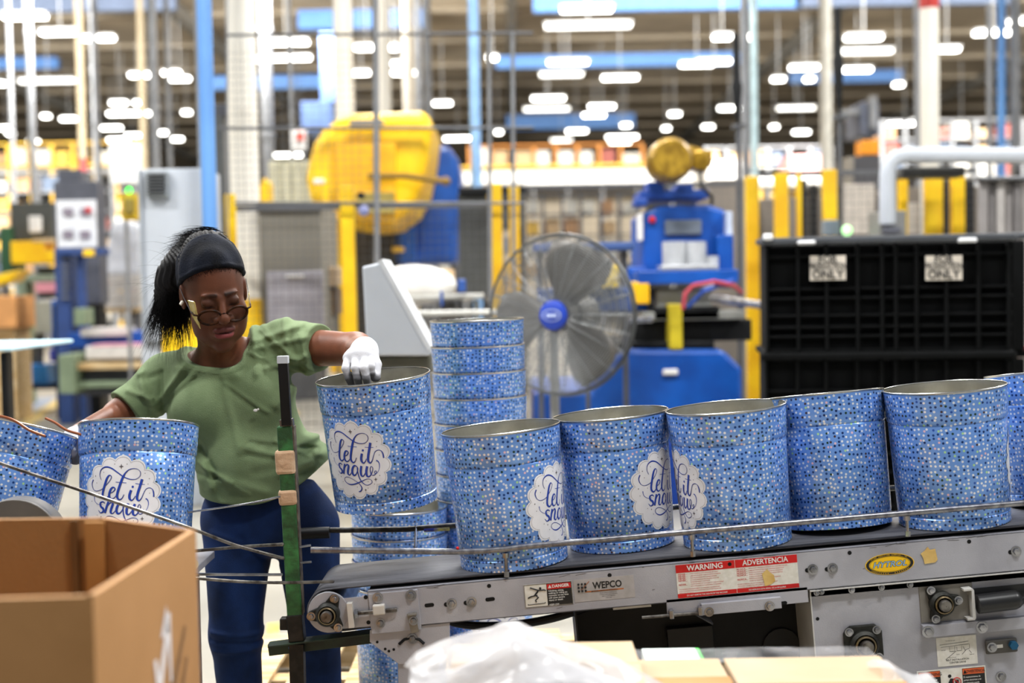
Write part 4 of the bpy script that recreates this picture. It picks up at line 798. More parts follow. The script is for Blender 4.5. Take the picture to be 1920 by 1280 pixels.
f = MB(); f.bb(C(1150, 1140).x, C(1222, 1140).x, .01, .03, C(1180, 1138).z-.006, C(1180, 1138).z+.002); cpart('lower_flange_strip', f, mat('pale_panel_edge', '#cfcdc8', .4))
# four-bolt bearing
x, z = cp(1620, 1208); f = MB()
flange(x, z, DP, .036, 4, .058, R(45), sq=True)
f = MB(); P_ = C(1725, 1110); f.bb(C(1725, 1110).x, C(1826, 1110).x, DP-.003, DP, C(1725, 1170).z, C(1725, 1102).z); cpart('bearing_plate', f, mat('dim_grey_plate', '#8d8880', .45, .2), bev=.001)
flange(*cp(1765, 1130), DP-.003, .031, 3, .050, R(0)+R(5))
f = MB(); xq, zq = cp(1815, 1130); f.prism([(xq-.014, zq+.04), (xq+.008, zq+.04), (xq+.012, zq+.035), (xq+.012, zq-.035), (xq+.008, zq-.04), (xq-.01, zq-.04), (xq-.01, zq-.034), (xq+.004, zq-.034), (xq+.005, zq+.034), (xq-.014, zq+.034)], DP-.03, DP-.004); cpart('bracket', f, mat('pale_panel_edge', '#cfcdc8', .4), bev=.001)
f = MB(); xq2, zq2 = cp(1828, 1129); xe, ze = cp(1895, 1121); f.cyl((xq2, DP-.03, zq2), (xe, DP-.03, ze), .024, 20); f.sph((xe, DP-.03, ze), .024, 16); f.cyl((xe, DP-.03, ze), (xe+.12, DP-.03, ze), .006, 10); f.bb(xq2, xe+.1, DP-.002, DP, ze-.02, ze+.03); cpart('drive_roller', f, mat('black_roller', '#1b1b1c', .35), smooth=True)
f = MB(); xs, zs = cp(1730, 1183); f.bb(xs, xs+.5, DP-.02, DP, zs-.015, zs+.015); sb = cpart('support_bar', f, M_GREYP, bev=.001)
bolt(xs+.011, zs+.0, DP-.02, .010, sb); bolt(xs+.145, zs-.001, DP-.02, .010, sb)
f = MB(); xs, zs = cp(1878, 1211); f.box((xs, DP-.01, zs), (.080, .008, .036)); sp_ = cpart('slotted_plate', f, mat('dark_slotted_plate', '#5b5854', .4, .6), bev=.012); bolt(xs-.025, zs, DP-.014, .0085, sp_)
f = MB(); f.cyl((xs+.027, DP-.026, zs+.002), (xs+.027, DP-.01, zs+.002), .0115, 6); cpart('blue_nut', f, mat('blue_nut', '#1c5f86', .4, .4), sp_, bev=.001)
f = MB(); f.bb(xs-.013, xs+.002, DP-.0155, DP-.013, zs-.003, zs+.005); cpart('slot', f, mat('pale_slot', '#c9c5bd', .4), sp_)
bolt(*cp(1880, 1270), DP-.001, .0085); bolt(*cp(1531, 1111), DP-.012, .005); bolt(*cp(1540, 1109), DP-.012, .005)
for px in (1597, 1653, 1707): x, z = cp(px, 1103 if px < 1640 else 1098); bolt(x, -FH-.010, DP-.008, .0055)
hole(*cp(1535, 1162), r=.0045, v=DP)
f = MB(); f.bb(C(1590, 1120, DP).x-.1, UE, DP-.0, DP+.001, -FH-.02, -FH-.004); cpart('painted_shadow_strip', f, mat('dim_grey_plate', '#8d8880', .45, .2))  # thin dim strip, shade under the frame painted onto the panel
# conveyor drive legs
f = MB(); xx = W(1600, 1100, Y0).x
for yy in (Y0+.03, Y0+.27):
    for dx_ in (0, .75): f = MB(); f.bb(xx+dx_, xx+dx_+.06, yy, yy+.04, 0, .6); build(f, 'leg', M_GREYP, con, bev=.002)
# stickers
def sticker(name, px0, px1, pyc, h, v, m, label=None):
    a = C(px0, pyc, v); b = C(px1, pyc, v); z = (a.z+b.z)/2; f = MB(); f.bb(a.x, b.x, v-.0008, v, z-h/2, z+h/2); o = cpart(name, f, m, label=label); return o, a.x, b.x, z, h, v-.0012
def tx(v, x0, z0): return lambda x, y: (x0+x, v, z0+y)
def sbox(f, x0, x1, z0, z1, v, m): f.bb(x0, x1, v, v+.0006, z0, z1, m)
M_PAPER = mat('sticker_paper', '#e9e6de', .45, 0, '#dcd8cc', 60)
# danger
o, x0, x1, z, h, v = sticker('danger_sticker', 983, 1074, 1114, .058, 0, M_PAPER, 'white, red and black sticker reading DANGER')
f = MB(); w_ = x1-x0; sbox(f, x0+w_*.47, x1-.002, z-h/2+.002, z+h/2-.002, v, 0); sbox(f, x0+w_*.48, x1-.003, z+h*.22, z+h/2-.003, v-.0003, 1)
for (a, b) in (((0, 0), (1, 0)), ((0, 1), (1, 1)), ((0, 0), (0, 1)), ((1, 0), (1, 1))):
    f.beam((x0+.001+(w_-.002)*a[0], v, z-h/2+.001+(h-.002)*a[1]), (x0+.001+(w_-.002)*b[0], v, z-h/2+.001+(h-.002)*b[1]), .0008, .0008, 0)
text(f, 'DANGER', .0105, tx(v-.0008, x0+w_*.76, z+h*.34), 2, .03); f.add([(x0+w_*.50, v-.0008, z+h*.27), (x0+w_*.575, v-.0008, z+h*.27), (x0+w_*.54, v-.0008, z+h*.42)], [(0, 1, 2)], 2)
for i, s_ in enumerate(('Climbing, sitting,', 'walking or riding on', 'conveyor at any time', 'will cause severe', 'injury or death', '', 'KEEP OFF')): 
    if s_: text(f, s_, .0058, tx(v-.0008, x0+w_*.50, z+h*.15-i*.0058), 2, .015, 'LEFT')
px_ = lambda a, b: (x0+w_*a, v-.0004, z-h/2+h*b)
for P_ in (((.13, .86), (.2, .8), (.3, .72)), ((.3, .72), (.42, .72), (.47*.96, .68)), ((.3, .72), (.22, .55), (.27, .5)), ((.3, .74), (.27, .62), (.2, .5)), ((.22, .5), (.14, .48), (.07, .42)), ((.22, .52), (.29, .42), (.22, .3), (.24, .22))):
    f.tube([px_(*q) for q in P_], .0017, 6, 0)
f.sph(px_(.34, .8), .0032, 8, 0); f.tube([px_(.06, .13), px_(.42, .15)], .0008, 5, 0); f.sph(px_(.06, .15), .0012, 6, 0); f.sph(px_(.42, .17), .0012, 6, 0)
cpart('lettering', f, [M_INKB, M_RED, M_WHITE], o)
# maker label
o, x0, x1, z, h, v = sticker('maker_sticker', 1076, 1190, 1103, .056, 0, mat('faded_grey_sticker', '#b3aead', .5, 0, '#a49f9c', 30), 'faded grey sticker reading WEPCO over an orange line')
f = MB(); w_ = x1-x0
text(f, 'WEPCO', .0235, tx(v, x0+w_*.555, z+.009), 0, .03, sx=.86); sbox(f, x0+w_*.18, x0+w_*.82, z-.0055, z-.0025, v, 1)
text(f, 'MATERIAL HANDLING PRODUCTS', .0042, tx(v-.001, x0+w_*.5, z-.004), 0, .02)
for i, s_ in enumerate(('SALES OFFICE AND PLANT', 'CONVEYORS AND SYSTEMS', 'PARTS AND SERVICE', 'CALL 555')): text(f, s_, .0036, tx(v, x0+w_*.56, z-.010-i*.0044), 0, 0)
for i in range(9): a = (i % 3)*.0085; b = (i//3)*.0085; f.sph((x0+w_*.08+a, v, z+.016-b), .0030, 8, 0)
f.beam((x0+w_*.12, v, z+.002), (x0+w_*.26, v, z+.022), .003, .001, 1); cpart('lettering', f, [M_INKB, mat('orange_brown_ink', '#b5672a', .5)], o)
# warning / advertencia
o, x0, x1, z, h, v = sticker('warning_sticker', 1268, 1497, 1080, .083, 0, M_PAPER, 'large red and white sticker reading WARNING and ADVERTENCIA')
f = MB(); w_ = x1-x0; xm = x0+w_*.487
for (a, b) in ((x0, xm-.0006), (xm+.0006, x1)): sbox(f, a, b, z+h/2-.020, z+h/2, v, 0); sbox(f, a, b, z-h/2, z-h/2+.0105, v, 0)
text(f, 'WARNING', .0185, tx(v-.0006, x0+w_*.24, z+h/2-.0105), 1, .02); text(f, 'ADVERTENCIA', .0185, tx(v-.0006, xm+w_*.25, z+h/2-.0100), 1, .02, sx=.92)
E = [('NEVER...', 'START CONVEYOR UNTIL PERSONNEL ARE CLEAR.'), ('NEVER...', 'LUBRICATE OR REPAIR WHILE CONVEYOR IS RUNNING.'), ('NEVER...', 'RUN THE CONVEYOR WITH GUARDS REMOVED.'), ('NEVER...', 'PUT YOUR HANDS ON THE CONVEYOR OR IN THE'), ('', 'CONVEYOR WHEN IT IS RUNNING.'), ('NEVER...', 'ALLOW ANY PART OF YOUR BODY TO COME IN CONTACT'), ('', 'WITH THE CONVEYOR PULLEYS WHEN IT IS RUNNING.')]
Sp = [('NUNCA...', 'ARRANCAR EL TRANSPORTADOR HASTA QUE TODO PERSONAL ESTE'), ('NUNCA...', 'LUBRICAR O REPARAR MIENTRAS EL TRANSPORTADOR ESTE EN'), ('NUNCA...', 'HACER FUNCIONAR EL TRANSPORTADOR SIN LAS GUARDAS'), ('NUNCA...', 'PONER LAS MANOS SOBRE EL TRANSPORTADOR O DENTRO'), ('', 'CUANDO ESTE EN FUNCIONAMIENTO'), ('NUNCA...', 'PERMITIR QUE ALGUNA PARTE DEL CUERPO TOQUE LAS'), ('', 'POLEAS DEL TRANSPORTADOR')]
for X0, LL in ((x0+.004, E), (xm+.003, Sp)):
    yy = z+h/2-.0245
    for a, b in LL:
        if a: text(f, a, .0062, tx(v, X0, yy), 0, .01, 'LEFT')
        text(f, b, .0037, tx(v, X0+.030, yy), 0, 0, 'LEFT', sx=.82); yy -= .0052
    for s_ in ('IT IS THE EMPLOYERS RESPONSIBILITY TO IMPLEMENT THE ABOVE AND', 'ALSO TO PROVIDE ADEQUATE PROTECTION FOR ANY PARTICULAR USE,', 'OPERATION OR SERVICE.') if LL is E else ('ES RESPONSABILIDAD DE LOS PATRONES IMPLEMENTAR LAS SENALES', 'ANTERIORES Y TAMBIEN PROVEER LA PROTECCION PARA', 'CUALQUIER USO, OPERACION O SERVICIO PARTICULAR'):
        yy -= .0002; text(f, s_, .0036, tx(v, X0, yy-.001), 0, 0, 'LEFT', sx=.88); yy -= .0046
text(f, 'DO NOT REMOVE THIS SIGN FROM THIS MACHINE', .0055, tx(v-.0006, x0+w_*.24, z-h/2+.005), 1, .01, sx=.8); text(f, 'NO REMUEVA ESTA SENAL DE LA MAQUINA', .0055, tx(v-.0006, xm+w_*.25, z-h/2+.005), 1, .01, sx=.85)
cpart('lettering', f, [M_RED, M_WHITE], o)
M_TAPE = mat('yellow_tape_scrap', '#dfbf74', .6, 0, '#d0a95e', 30)
def scrap(px, py, v, pts): 
    x, z = cp(px, py); f = MB(); f.prism([(x+a*k, z+b*k) for a, b in pts], v-.0022, v-.0014); cpart('tape_scrap', f, M_TAPE)
scrap(1441, 1082, 0, [(-12, 8), (-2, 16), (4, 9), (10, 4), (12, -8), (4, -13), (-8, -16), (-10, -4)])
scrap(1742, 1040, 0, [(-16, 4), (-8, 9), (-2, 16), (2, 10), (12, 11), (15, -10), (10, -15), (-10, -16), (-12, -4)])
hole(*cp(1368, 1057), r=.0048, v=-.0012)
# oval emblem
xo, zo = cp(1668, 1057); f = MB()
def oval(a, b, y): return [(xo+a*math.cos(t), zo+b*math.sin(t)) for t in np.linspace(0, 2*math.pi, 49)[:-1]]
f.prism(oval(.061, .0265, 0), -.0010, 0); ov = cpart('oval_emblem', f, M_YEL, label='yellow oval emblem reading HYTROL')
f = MB()
def ring(a0, b0, a1, b1, vv, m):
    A = oval(a0, b0, 0); B = oval(a1, b1, 0); n = len(A); f.add([(x, vv, z) for x, z in A]+[(x, vv, z) for x, z in B], [(i, (i+1) % n, (i+1) % n+n, i+n) for i in range(n)], m)
ring(.059, .0255, .0515, .0205, -.0013, 0); ring(.050, .0195, .0492, .0188, -.0013, 0)
text(f, 'HYTROL', .0195, tx(-.0013, xo-.0008, zo-.0005), 0, .055, shear=.3, sx=1.12); text(f, 'HYTROL', .0195, tx(-.0016, xo-.0008, zo-.0005), 1, .012, shear=.3, sx=1.12)
for i, ch in enumerate('HYTROL CONVEYOR COMPANY, INC.'):
    a = R(145)-R(110)*i/28; q = (xo+.0555*math.cos(a), zo+.0232*math.sin(a)); text(f, ch, .0042, lambda x, y, q=q, a=a: (q[0]+x*math.cos(a-math.pi/2)*1-y*0, -.0016, q[1]+y+x*math.sin((a-math.pi/2)*.4)), 2, .01)
for i, ch in enumerate('JONESBORO, ARKANSAS'):
    a = R(215)+R(110)*i/18; q = (xo+.0555*math.cos(a), zo+.0232*math.sin(a)); text(f, ch, .0042, lambda x, y, q=q: (q[0]+x, -.0016, q[1]+y), 2, .01)
cpart('lettering', f, [M_INKB, mat('emblem_blue', '#9fc4e4', .4), M_YEL], ov)
# belt installation card
def cardat(name, pxc, pyc, w_, h, m, label):
    x, z = cp(pxc, pyc); f = MB(); f.bb(x-w_/2, x+w_/2, DP-.001, DP, z-h/2, z+h/2); return cpart(name, f, m, label=label), x, z
o, x, z = cardat('diagram_card', 1797, 1222, .100, .073, M_PAPER, 'cream card with a small belt diagram'); f = MB(); v = DP-.0014
text(f, 'BELT INSTALLATION', .0062, tx(v, x, z-.022), 0, .01); text(f, 'CENTER DRIVE', .0062, tx(v, x, z-.029), 0, .01)
L_ = [((-.042, .018), (.03, .022)), ((-.04, .012), (-.02, .013)), ((-.02, .013), (.032, .015)), ((-.018, .012), (-.018, 0)), ((-.018, 0), (-.005, 0)), ((-.005, 0), (-.005, .012)), ((.0, .01), (.0, .0)), ((.0, 0), (.012, 0)), ((.012, 0), (.012, .012)), ((.016, .01), (.02, .0)), ((.02, 0), (.032, .004)), ((.032, .004), (.032, .014)), ((-.03, -.02), (-.002, .0)), ((.012, -.01), (.022, .0)), ((.03, .0), (.036, -.008))]
for a, b in L_: f.beam((x+a[0], v, z+a[1]), (x+b[0], v, z+b[1]), .0004, .0007, 0)
text(f, 'MOTOR', .003, tx(v, x-.034, z+.004), 0); text(f, 'DRIVE PULLEY', .003, tx(v, x-.012, z-.016), 0); text(f, 'SNUB', .003, tx(v, x+.002, z-.009), 0); text(f, 'TAKE-UP', .003, tx(v, x+.036, z-.012), 0); text(f, 'TROUGH ROLLER', .003, tx(v, x-.015, z+.027), 0)
cpart('lettering', f, [M_INKB], o)
o, x, z = cardat('warning_sticker', 1788, 1281, .172, .070, M_PAPER, 'white bordered sticker with orange WARNING and ADVERTENCIA heads'); f = MB()
sbox(f, x-.083, x-.028, z-.033, z+.032, v, 0); sbox(f, x+.027, x+.083, z-.033, z+.032, v, 0); sbox(f, x-.082, x-.029, z+.017, z+.031, v-.0004, 1); sbox(f, x+.028, x+.082, z+.017, z+.031, v-.0004, 1)
text(f, 'WARNING', .0105, tx(v-.0008, x-.050, z+.0235), 0, .01); text(f, 'ADVERTENCIA', .0098, tx(v-.0008, x+.058, z+.0235), 0, .01, sx=.8)
for X_ in (-.077, .033): f.add([(x+X_-.004, v-.0008, z+.019), (x+X_+.005, v-.0008, z+.019), (x+X_, v-.0008, z+.029)], [(0, 1, 2)], 0)
for i, (a, b) in enumerate((('Servicing moving or', 'El mantenimiento de'), ('energized equipment', 'partes electricas o en'), ('can cause severe', 'movimiento puede'), ('injury.', 'causar lesiones graves.'))):
    text(f, a, .0062, tx(v-.0008, x-.081, z+.010-i*.0075), 2, .01, 'LEFT', sx=.9); text(f, b, .0062, tx(v-.0008, x+.029, z+.010-i*.0075), 2, .01, 'LEFT', sx=.82)
f.sph((x-.005, v, z+.016), .0045, 10, 0, (1, .2, 1)); f.prism([(x-.014, z-.03), (x-.010, z-.002), (x-.004, z+.010), (x+.004, z+.009), (x+.004, z-.03)], v-.0006, v, m=0)
f.tube([(x+.012+.010*math.cos(a), v-.001, z+.001+.010*math.sin(a)) for a in np.linspace(0, 2*math.pi, 20)], .0010, 5, 3); f.beam((x+.005, v-.001, z+.008), (x+.019, v-.001, z-.006), .0006, .0018, 3); f.box((x+.012, v-.0006, z+.001), (.009, .0005, .008), m=0)
cpart('lettering', f, [M_INKB, mat('sticker_orange', '#e2622b', .4), M_WHITE, M_RED], o)
# scratches on frame
f = MB()
for _ in range(26):
    x = random.uniform(.1, 2.0); z = random.choice((-.003, -.006, random.uniform(-.09, -.01))); f.box((x, -.0003, z), (random.uniform(.004, .035), .0006, .0007), Matrix.Rotation(random.uniform(-.25, .1), 3, 'Y'))
cpart('scratch_marks', f, mat('dark_scuff', '#4e4a46', .6), kind='stuff')
# ------------------------------------------------------------------ tins on the belt
MC = mw(con)
def on_belt(px, py, v, spin, label, tilt=0.0, lift=0.0, extra=0.0):
    u = C(px, py, v).x; sp = R(spin)-math.atan((px-960)/FPX)
    loc = MC @ Vector((u, v, topw+.0045+lift)); b = Matrix.Translation(loc) @ (Matrix.Rotation(-INC+R(extra), 3, 'Y') @ Matrix.Rotation(R(tilt), 3, 'X') @ Matrix.Rotation(sp, 3, 'Z')).to_4x4()
    return place_tin(b, label, 'dotted tins on the conveyor')
on_belt(965, 1052, .14, 60, 'dotted blue tin standing lowest on the belt, nearest the gloved hand', extra=-.8)
on_belt(1168, 1030, .24, 55, 'second dotted tin from the low end of the belt, badge on its right side', extra=-.4)
on_belt(1383, 1016, .14, -68, 'dotted tin with its badge cut off at its left edge', extra=-.3)
on_belt(1572, 984, .212, 180, 'dotted tin tipped back on the belt, no badge in view', tilt=-6.5, lift=.001)
on_belt(1790, 980, .14, 112, 'fifth dotted tin up the belt, with a sliver of badge at its right')
on_belt(1987, 958, .262, 180, 'dotted tin cut by the right edge of the picture', tilt=-6.5, lift=.001)
tin_by_rim(699, 704, 3.585, 4, -4.6, -26, 'dotted blue tin held by the rim in the gloved hand, badge facing front')
tin_by_rim(261, 797, 3.50, -13.5, -.3, -2, 'dotted tin in front of the woman\'s left side, badge half hidden by the carton')
tin_by_rim(40, 800, 3.52, -15, 12, 150, 'dotted tin at the left edge leaning away, brown hooks over it')
# nested stacks behind
ST = .083
def stack_tins(px, py, Y, n, lean, spinlist, nm, group):
    b0 = basis((0, 0, 0), 0, R(lean), 0).to_3x3(); top = W(px, py, Y); up = b0 @ Vector((0, 0, 1))
    for i in range(n):
        loc = top-up*(HT+ST*i); sp = spinlist.get(i, 137*i)
        b = Matrix.Translation(loc) @ (b0 @ Matrix.Rotation(R(sp), 3, 'Z')).to_4x4()
        copy_thing(tin0, b, nm % ((['topmost', 'second from the top', 'third from the top', 'fourth from the top', 'fifth from the top', 'sixth from the top', 'seventh from the top', 'eighth from the top', 'ninth from the top', 'tenth from the top', 'eleventh from the top', 'lowest'])[i if i < n-1 else 11]), group, () if i in spinlist else ('label', 'interior') if i else ('label',))
stack_tins(894, 598, 4.36, 11, -1.2, {10: 20}, 'nested dotted tin in the tall stack behind the belt, %s', 'tall nested stack of tins')
stack_tins(748, 948, 4.24, 4, 0, {}, 'nested dotted tin in the short stack behind the belt, %s', 'short nested stack of tins')
# pallet under the stacks
t = thing('wooden_pallet', 'pale wooden pallet on the floor under the tin stacks', 'pallet', (-.25, 4.55, 0))
zt = .125
for kx in range(8):
    f = MB(); x = -.98+kx*.2; f.bb(x, x+.14, 4.03, 5.05, zt-.018, zt); build(f, 'plank', M_WOOD, t, bev=.002)
for yy in (4.05, 4.5, 4.95): f = MB(); f.bb(-.98, .56, yy, yy+.09, .02, zt-.018); build(f, 'stringer', M_WOOD, t, bev=.002)
# ------------------------------------------------------------------ green post and wire guides at the left of the conveyor
t = thing('guide_post', 'green square steel post wrapped with tan tape at the belt end', 'post', W(545, 1200, 3.36))
YP = 3.36
f = MB(); f.beam(W(535, 798, YP), W(554, 1152, YP), .038, .034, up=(0, 1, 0)); build(f, 'tube', M_GREEN, t, bev=.003)
f = MB(); f.beam(W(549, 798, YP+.004), W(566, 1150, YP+.004), .010, .034, up=(0, 1, 0)); build(f, 'side_strip', mat('rusty_edge', '#6f6355', .7, .1, '#3b332b', 40, bump=.3), t)
f = MB(); f.beam(W(531, 680, YP-.01), W(538, 797, YP-.01), .024, .022, up=(0, 1, 0)); build(f, 'black_extension', M_BLACK, t, bev=.001)
f = MB(); f.beam(W(530.5, 667, YP-.01), W(531, 681, YP-.01), .027, .024, up=(0, 1, 0)); build(f, 'end_cap', M_LGREY, t, bev=.001)
f = MB(); f.beam(W(537, 785, YP-.002), W(539, 800, YP-.002), .034, .024, up=(0, 1, 0)); build(f, 'joint', M_ROD, t, bev=.002)
M_MASK = mat('masking_tape', '#d3b596', .8, 0, '#bd9a7a', 20, bump=.4, bscale=60)
for a, b, c, d, wd in ((534, 842, 537, 888, .050), (539, 916, 541, 946, .046)):
    f = MB(); f.beam(W(a+1, b, YP), W(c+1, d, YP), wd, .042, up=(0, 1, 0)); build(f, 'tape_wrap', M_MASK, t, bev=.008)
f = MB(); f.beam(W(553, 1150, YP), W(558, 1200, YP), .040, .040, up=(0, 1, 0)); f.beam(W(544, 1168, YP-.0), W(526, 1168, YP), .030, .03); build(f, 'lower_socket', mat('grimy_black_steel', '#2a2723', .5, .4, '#171512', 30, bump=.3), t, bev=.003)
f = MB(); f.beam(W(505, 1216, YP+.02), W(700, 1192, YP+.02), .03, .030); f.beam(W(505, 1208, YP+.0), W(695, 1184, YP+.0), .05, .004); build(f, 'angle_bar', M_DGREEN, t, bev=.001)
f = MB(); f.sph(W(545, 1214, YP+.0), .006); build(f, 'blue_plug', mat('blue_plug', '#4d7fc8', .4), t)
f = MB(); b = W(557, 1205, YP); f.beam(b, (b.x, YP, 0), .036, .036, up=(0, 1, 0)); build(f, 'foot_tube', mat('grimy_black_steel', '#2a2723'), t)
for a, b, c, d, rr in ((556, 1026, 583, 1022, .003), (560, 1055, 584, 1053, .003)): f = MB(); f.tube([W(a, b, YP-.01), W(c, d, YP-.01)], rr, 8); build(f, 'pin', M_STEEL, t, smooth=True)
def rod(label, pts, r, m, name='guide_rod'):
    f = MB(); P = catmull([tuple(W(*p)) for p in pts], 5); f.tube([Vector(p) for p in P], r, 8); c = Vector(P[0]); t = thing(name, label, 'rod', c); build(f, 'rod', m, t, smooth=True)
    f = MB(); f.sph(Vector(P[-1]), r*1.05, 8); build(f, 'rod_end', m, t, smooth=True)
rod('long dark guide rod slanting down across the left tins', [(-60, 840, 3.18), (0, 868, 3.18), (170, 925, 3.19), (357, 990, 3.22), (430, 1018, 3.28), (480, 1033, 3.31), (531, 1046, 3.335)], .0042, M_ROD)
rod('bright thin wire curving over the woman\'s hip to the green post', [(340, 962, 3.42), (375, 957, 3.42), (440, 948, 3.40), (485, 940, 3.37), (524, 931, 3.335)], .0026, M_STEEL)
rod('scuffed grey rod crossing the jeans just under the slanting rod', [(300, 1040, 3.40), (372, 1032, 3.40), (450, 1025, 3.38), (530, 1020, 3.335)], .0042, M_ROD)
rod('shiny rod level with the belt, upper of the low pair', [(300, 1076, 3.38), (357, 1076, 3.38), (450, 1077, 3.36), (528, 1077, 3.335)], .0038, M_STEEL)
rod('dull rod of the low pair passing the post to a free tip', [(300, 1080, 3.3), (357, 1083, 3.31), (450, 1090, 3.32), (530, 1092, 3.315), (624, 1090, 3.30)], .0040, M_ROD)
M_COP = mat('copper_brown_hook', '#9a5a38', .35, .3)
rod('copper brown hook over the leftmost tin, nearer one', [(-30, 778, 3.33), (5, 781, 3.33), (30, 790, 3.33), (55, 806, 3.33), (83, 817, 3.335)], .0038, M_COP, 'hook')
rod('copper brown hook between the two left tins', [(86, 784, 3.40), (103, 792, 3.38), (125, 806, 3.36), (150, 814, 3.35)], .0036, M_COP, 'hook')
# infeed table under the left tins
t = thing('infeed_table', 'grey infeed table with a round end under the two left tins', 'table', (-1.2, 3.4, 0))
zt = .775
b1 = Vector((tin0.location)).z
f = MB(); f.bb(-2.0, -.86, 3.24, 3.78, .68, .700); build(f, 'table_top', M_GREYP, t, bev=.002)
f = MB()
for x in (-1.95, -.92):
    for y in (3.28, 3.74): f = MB(); f.bb(x-.02, x+.02, y-.02, y+.02, 0, .68); build(f, 'leg', M_GREYP, t, bev=.002)
f = MB(); c = W(45, 1015, 3.2); f.cyl((c.x, 3.14, c.z), (c.x, 3.2, c.z), .112, 48); build(f, 'round_end', mat('dark_grey_disc', '#6a6763', .5, .3), t, smooth=True, bev=.002)
f = MB(); f.cyl(W(362, 1058, 3.3), W(340, 1058, 3.4), .014, 16); build(f, 'roller_end', mat('cream_roller', '#cdc6b0', .4), t, smooth=True)
# black hose under conveyor
t = thing('hose', 'black hose sagging below the conveyor frame', 'hose', W(860, 1170, 3.6)); f = MB(); P = catmull([tuple(W(*p)) for p in ((830, 1150, 3.5), (850, 1166, 3.5), (900, 1173, 3.5), (970, 1170, 3.5), (1030, 1160, 3.48), (1078, 1146, 3.46), (1110, 1135, 3.46))], 6); f.tube([Vector(p) for p in P], .011, 10); build(f, 'hose_body', M_BLACK, t, smooth=True)
f = MB(); f.tube([Vector(P[-1]), Vector(P[-1])+Vector((.02, 0, .004))], .014, 10); build(f, 'fitting', M_STEEL, t, smooth=True)
# ------------------------------------------------------------------ open cardboard box in the foreground
Z = 1.045; B = [(-.561, 1.75), (-.536, 2.223), (-.733, 2.363), (-1.30, 2.38), (-1.42, 1.70)]
t = thing('cardboard_box', 'big open brown cardboard box at the lower left', 'box', (-.95, 2.05, 0)); th = .011; M_BOX = mat('brown_box_board', '#b98a58', .75, 0, '#a67947', 2, bump=.1, bscale=150); M_BOXI = mat('brown_box_inside', '#c08c4e', .75, 0, '#a87538', 3)
cen = Vector((-.95, 2.05, 0)); n = len(B)
for i in range(n):
    a = Vector((*B[i], 0)); b = Vector((*B[(i+1) % n], 0)); d = (b-a).normalized(); nn = Vector((-d.y, d.x, 0)); 
    if nn.dot(cen-a) < 0: nn = -nn
    f = MB(); vs = [a, b, b+nn*th, a+nn*th]; f.add([v+Vector((0, 0, .13)) for v in vs]+[v+Vector((0, 0, Z)) for v in vs], [(0, 1, 5, 4), (1, 2, 6, 5), (2, 3, 7, 6), (3, 0, 4, 7), (4, 5, 6, 7), (3, 2, 1, 0)])
    w_ = build(f, 'wall', M_BOX, t)
    if i == 0:
        f = MB(); P0 = lambda y, z: (a.x+(b.x-a.x)*(y-a.y)/(b.y-a.y)+.0012, y, z)
        for q in (((1.985, 0.890), (2.0, 0.890), (2.045, 0.715), (2.03, 0.715)), ((2.0, 0.845), (2.055, 0.945), (2.07, 0.945), (2.07, 0.835), (2.06, 0.835), (2.055, 0.905), (2.01, 0.815)), ((2.02, 0.915), (2.05, 0.960), (2.065, 0.915))): f.add([P0(*p) for p in q], [tuple(range(len(q)))])
        build(f, 'white_print', mat('box_white_print', '#ece6e6', .6), w_)
        f = MB()
        for q in (((2.06, 0.815), (2.14, 0.905), (2.15, 0.900), (2.07, 0.795)), ((2.08, 0.775), (2.15, 0.855), (2.155, 0.845), (2.09, 0.755)), ((2.10, 0.735), (2.15, 0.785), (2.155, 0.775), (2.11, 0.715))): f.add([P0(*p) for p in q], [tuple(range(len(q)))])
        build(f, 'brown_print', mat('box_brown_print', '#85613c', .7), w_)
f = MB(); f.add([(x, y, .14) for x, y in B], [tuple(range(n))]); build(f, 'bottom', M_BOXI, t)
f = MB(); xs = W(150, 1000, 2.36).x
f.bb(xs-.012, xs+.0, 2.346, 2.3515, .14, Z-.002); build(f, 'gap_shade_strip', mat('dark_flap_gap', '#7a5326', .8), t)  # dark strip in place of the shaded gap beside the flap
f = MB(); f.bb(xs+.015, xs+.05, 2.338, 2.345, .14, Z-.004); build(f, 'overlap_flap', M_BOXI, t, bev=.001)
t = thing('wooden_pallet', 'pallet under the big open cardboard box', 'pallet', (-.95, 2.05, 0))
for kx in range(5): f = MB(); f.bb(-1.45, -.5, 1.68+kx*.15, 1.78+kx*.15, .11, .13); build(f, 'plank', M_WOOD, t, bev=.002)
for xx in (-1.42, -1.0, -.58): f = MB(); f.bb(xx, xx+.06, 1.7, 2.36, 0, .11); build(f, 'stringer', M_WOOD, t, bev=.002)
# ------------------------------------------------------------------ cartons and plastic film at the bottom
def carton(label, x0, x1, yb, dep, ztop, m, tape=True, rot=0):
    t = thing('carton', label, 'carton', ((x0+x1)/2, yb-dep/2, 0)); hw = (x1-x0)/2; cx_ = (x0+x1)/2; cy = yb-dep/2
    f = MB(); f.bb(x0, x1, yb-dep, yb, .13, ztop-.004); build(f, 'walls', m, t, bev=.004)
    for s in (-1, 1): f = MB(); f.bb(x0+.001, x1-.001, cy+(.0015 if s > 0 else -dep/2), cy+(dep/2 if s > 0 else -.0015), ztop-.004, ztop); build(f, 'flap', m, t, bev=.001)
    if tape:
        f = MB(); f.bb(x0-.0008, x1+.0008, cy-.028, cy+.028, ztop, ztop+.0006); build(f, 'packing_tape', mat('brown_packing_tape', '#c79560', .25, 0, '#bb8952', 6), t)
    return t
zT = W(1400, 1233, 2.62).z; xs_ = W(1352, 1233, 2.62).x
carton('pale carton second from the left in the wrapped load, taped across its top', W(1150, 1233, 2.62).x, xs_-.004, 2.62, .30, zT, M_TANL)
carton('wide pale carton at the right of the wrapped load', xs_+.004, xs_+.315, 2.62, .40, zT, M_TANL, True)
zt2 = W(1100, 1203, 2.6).z
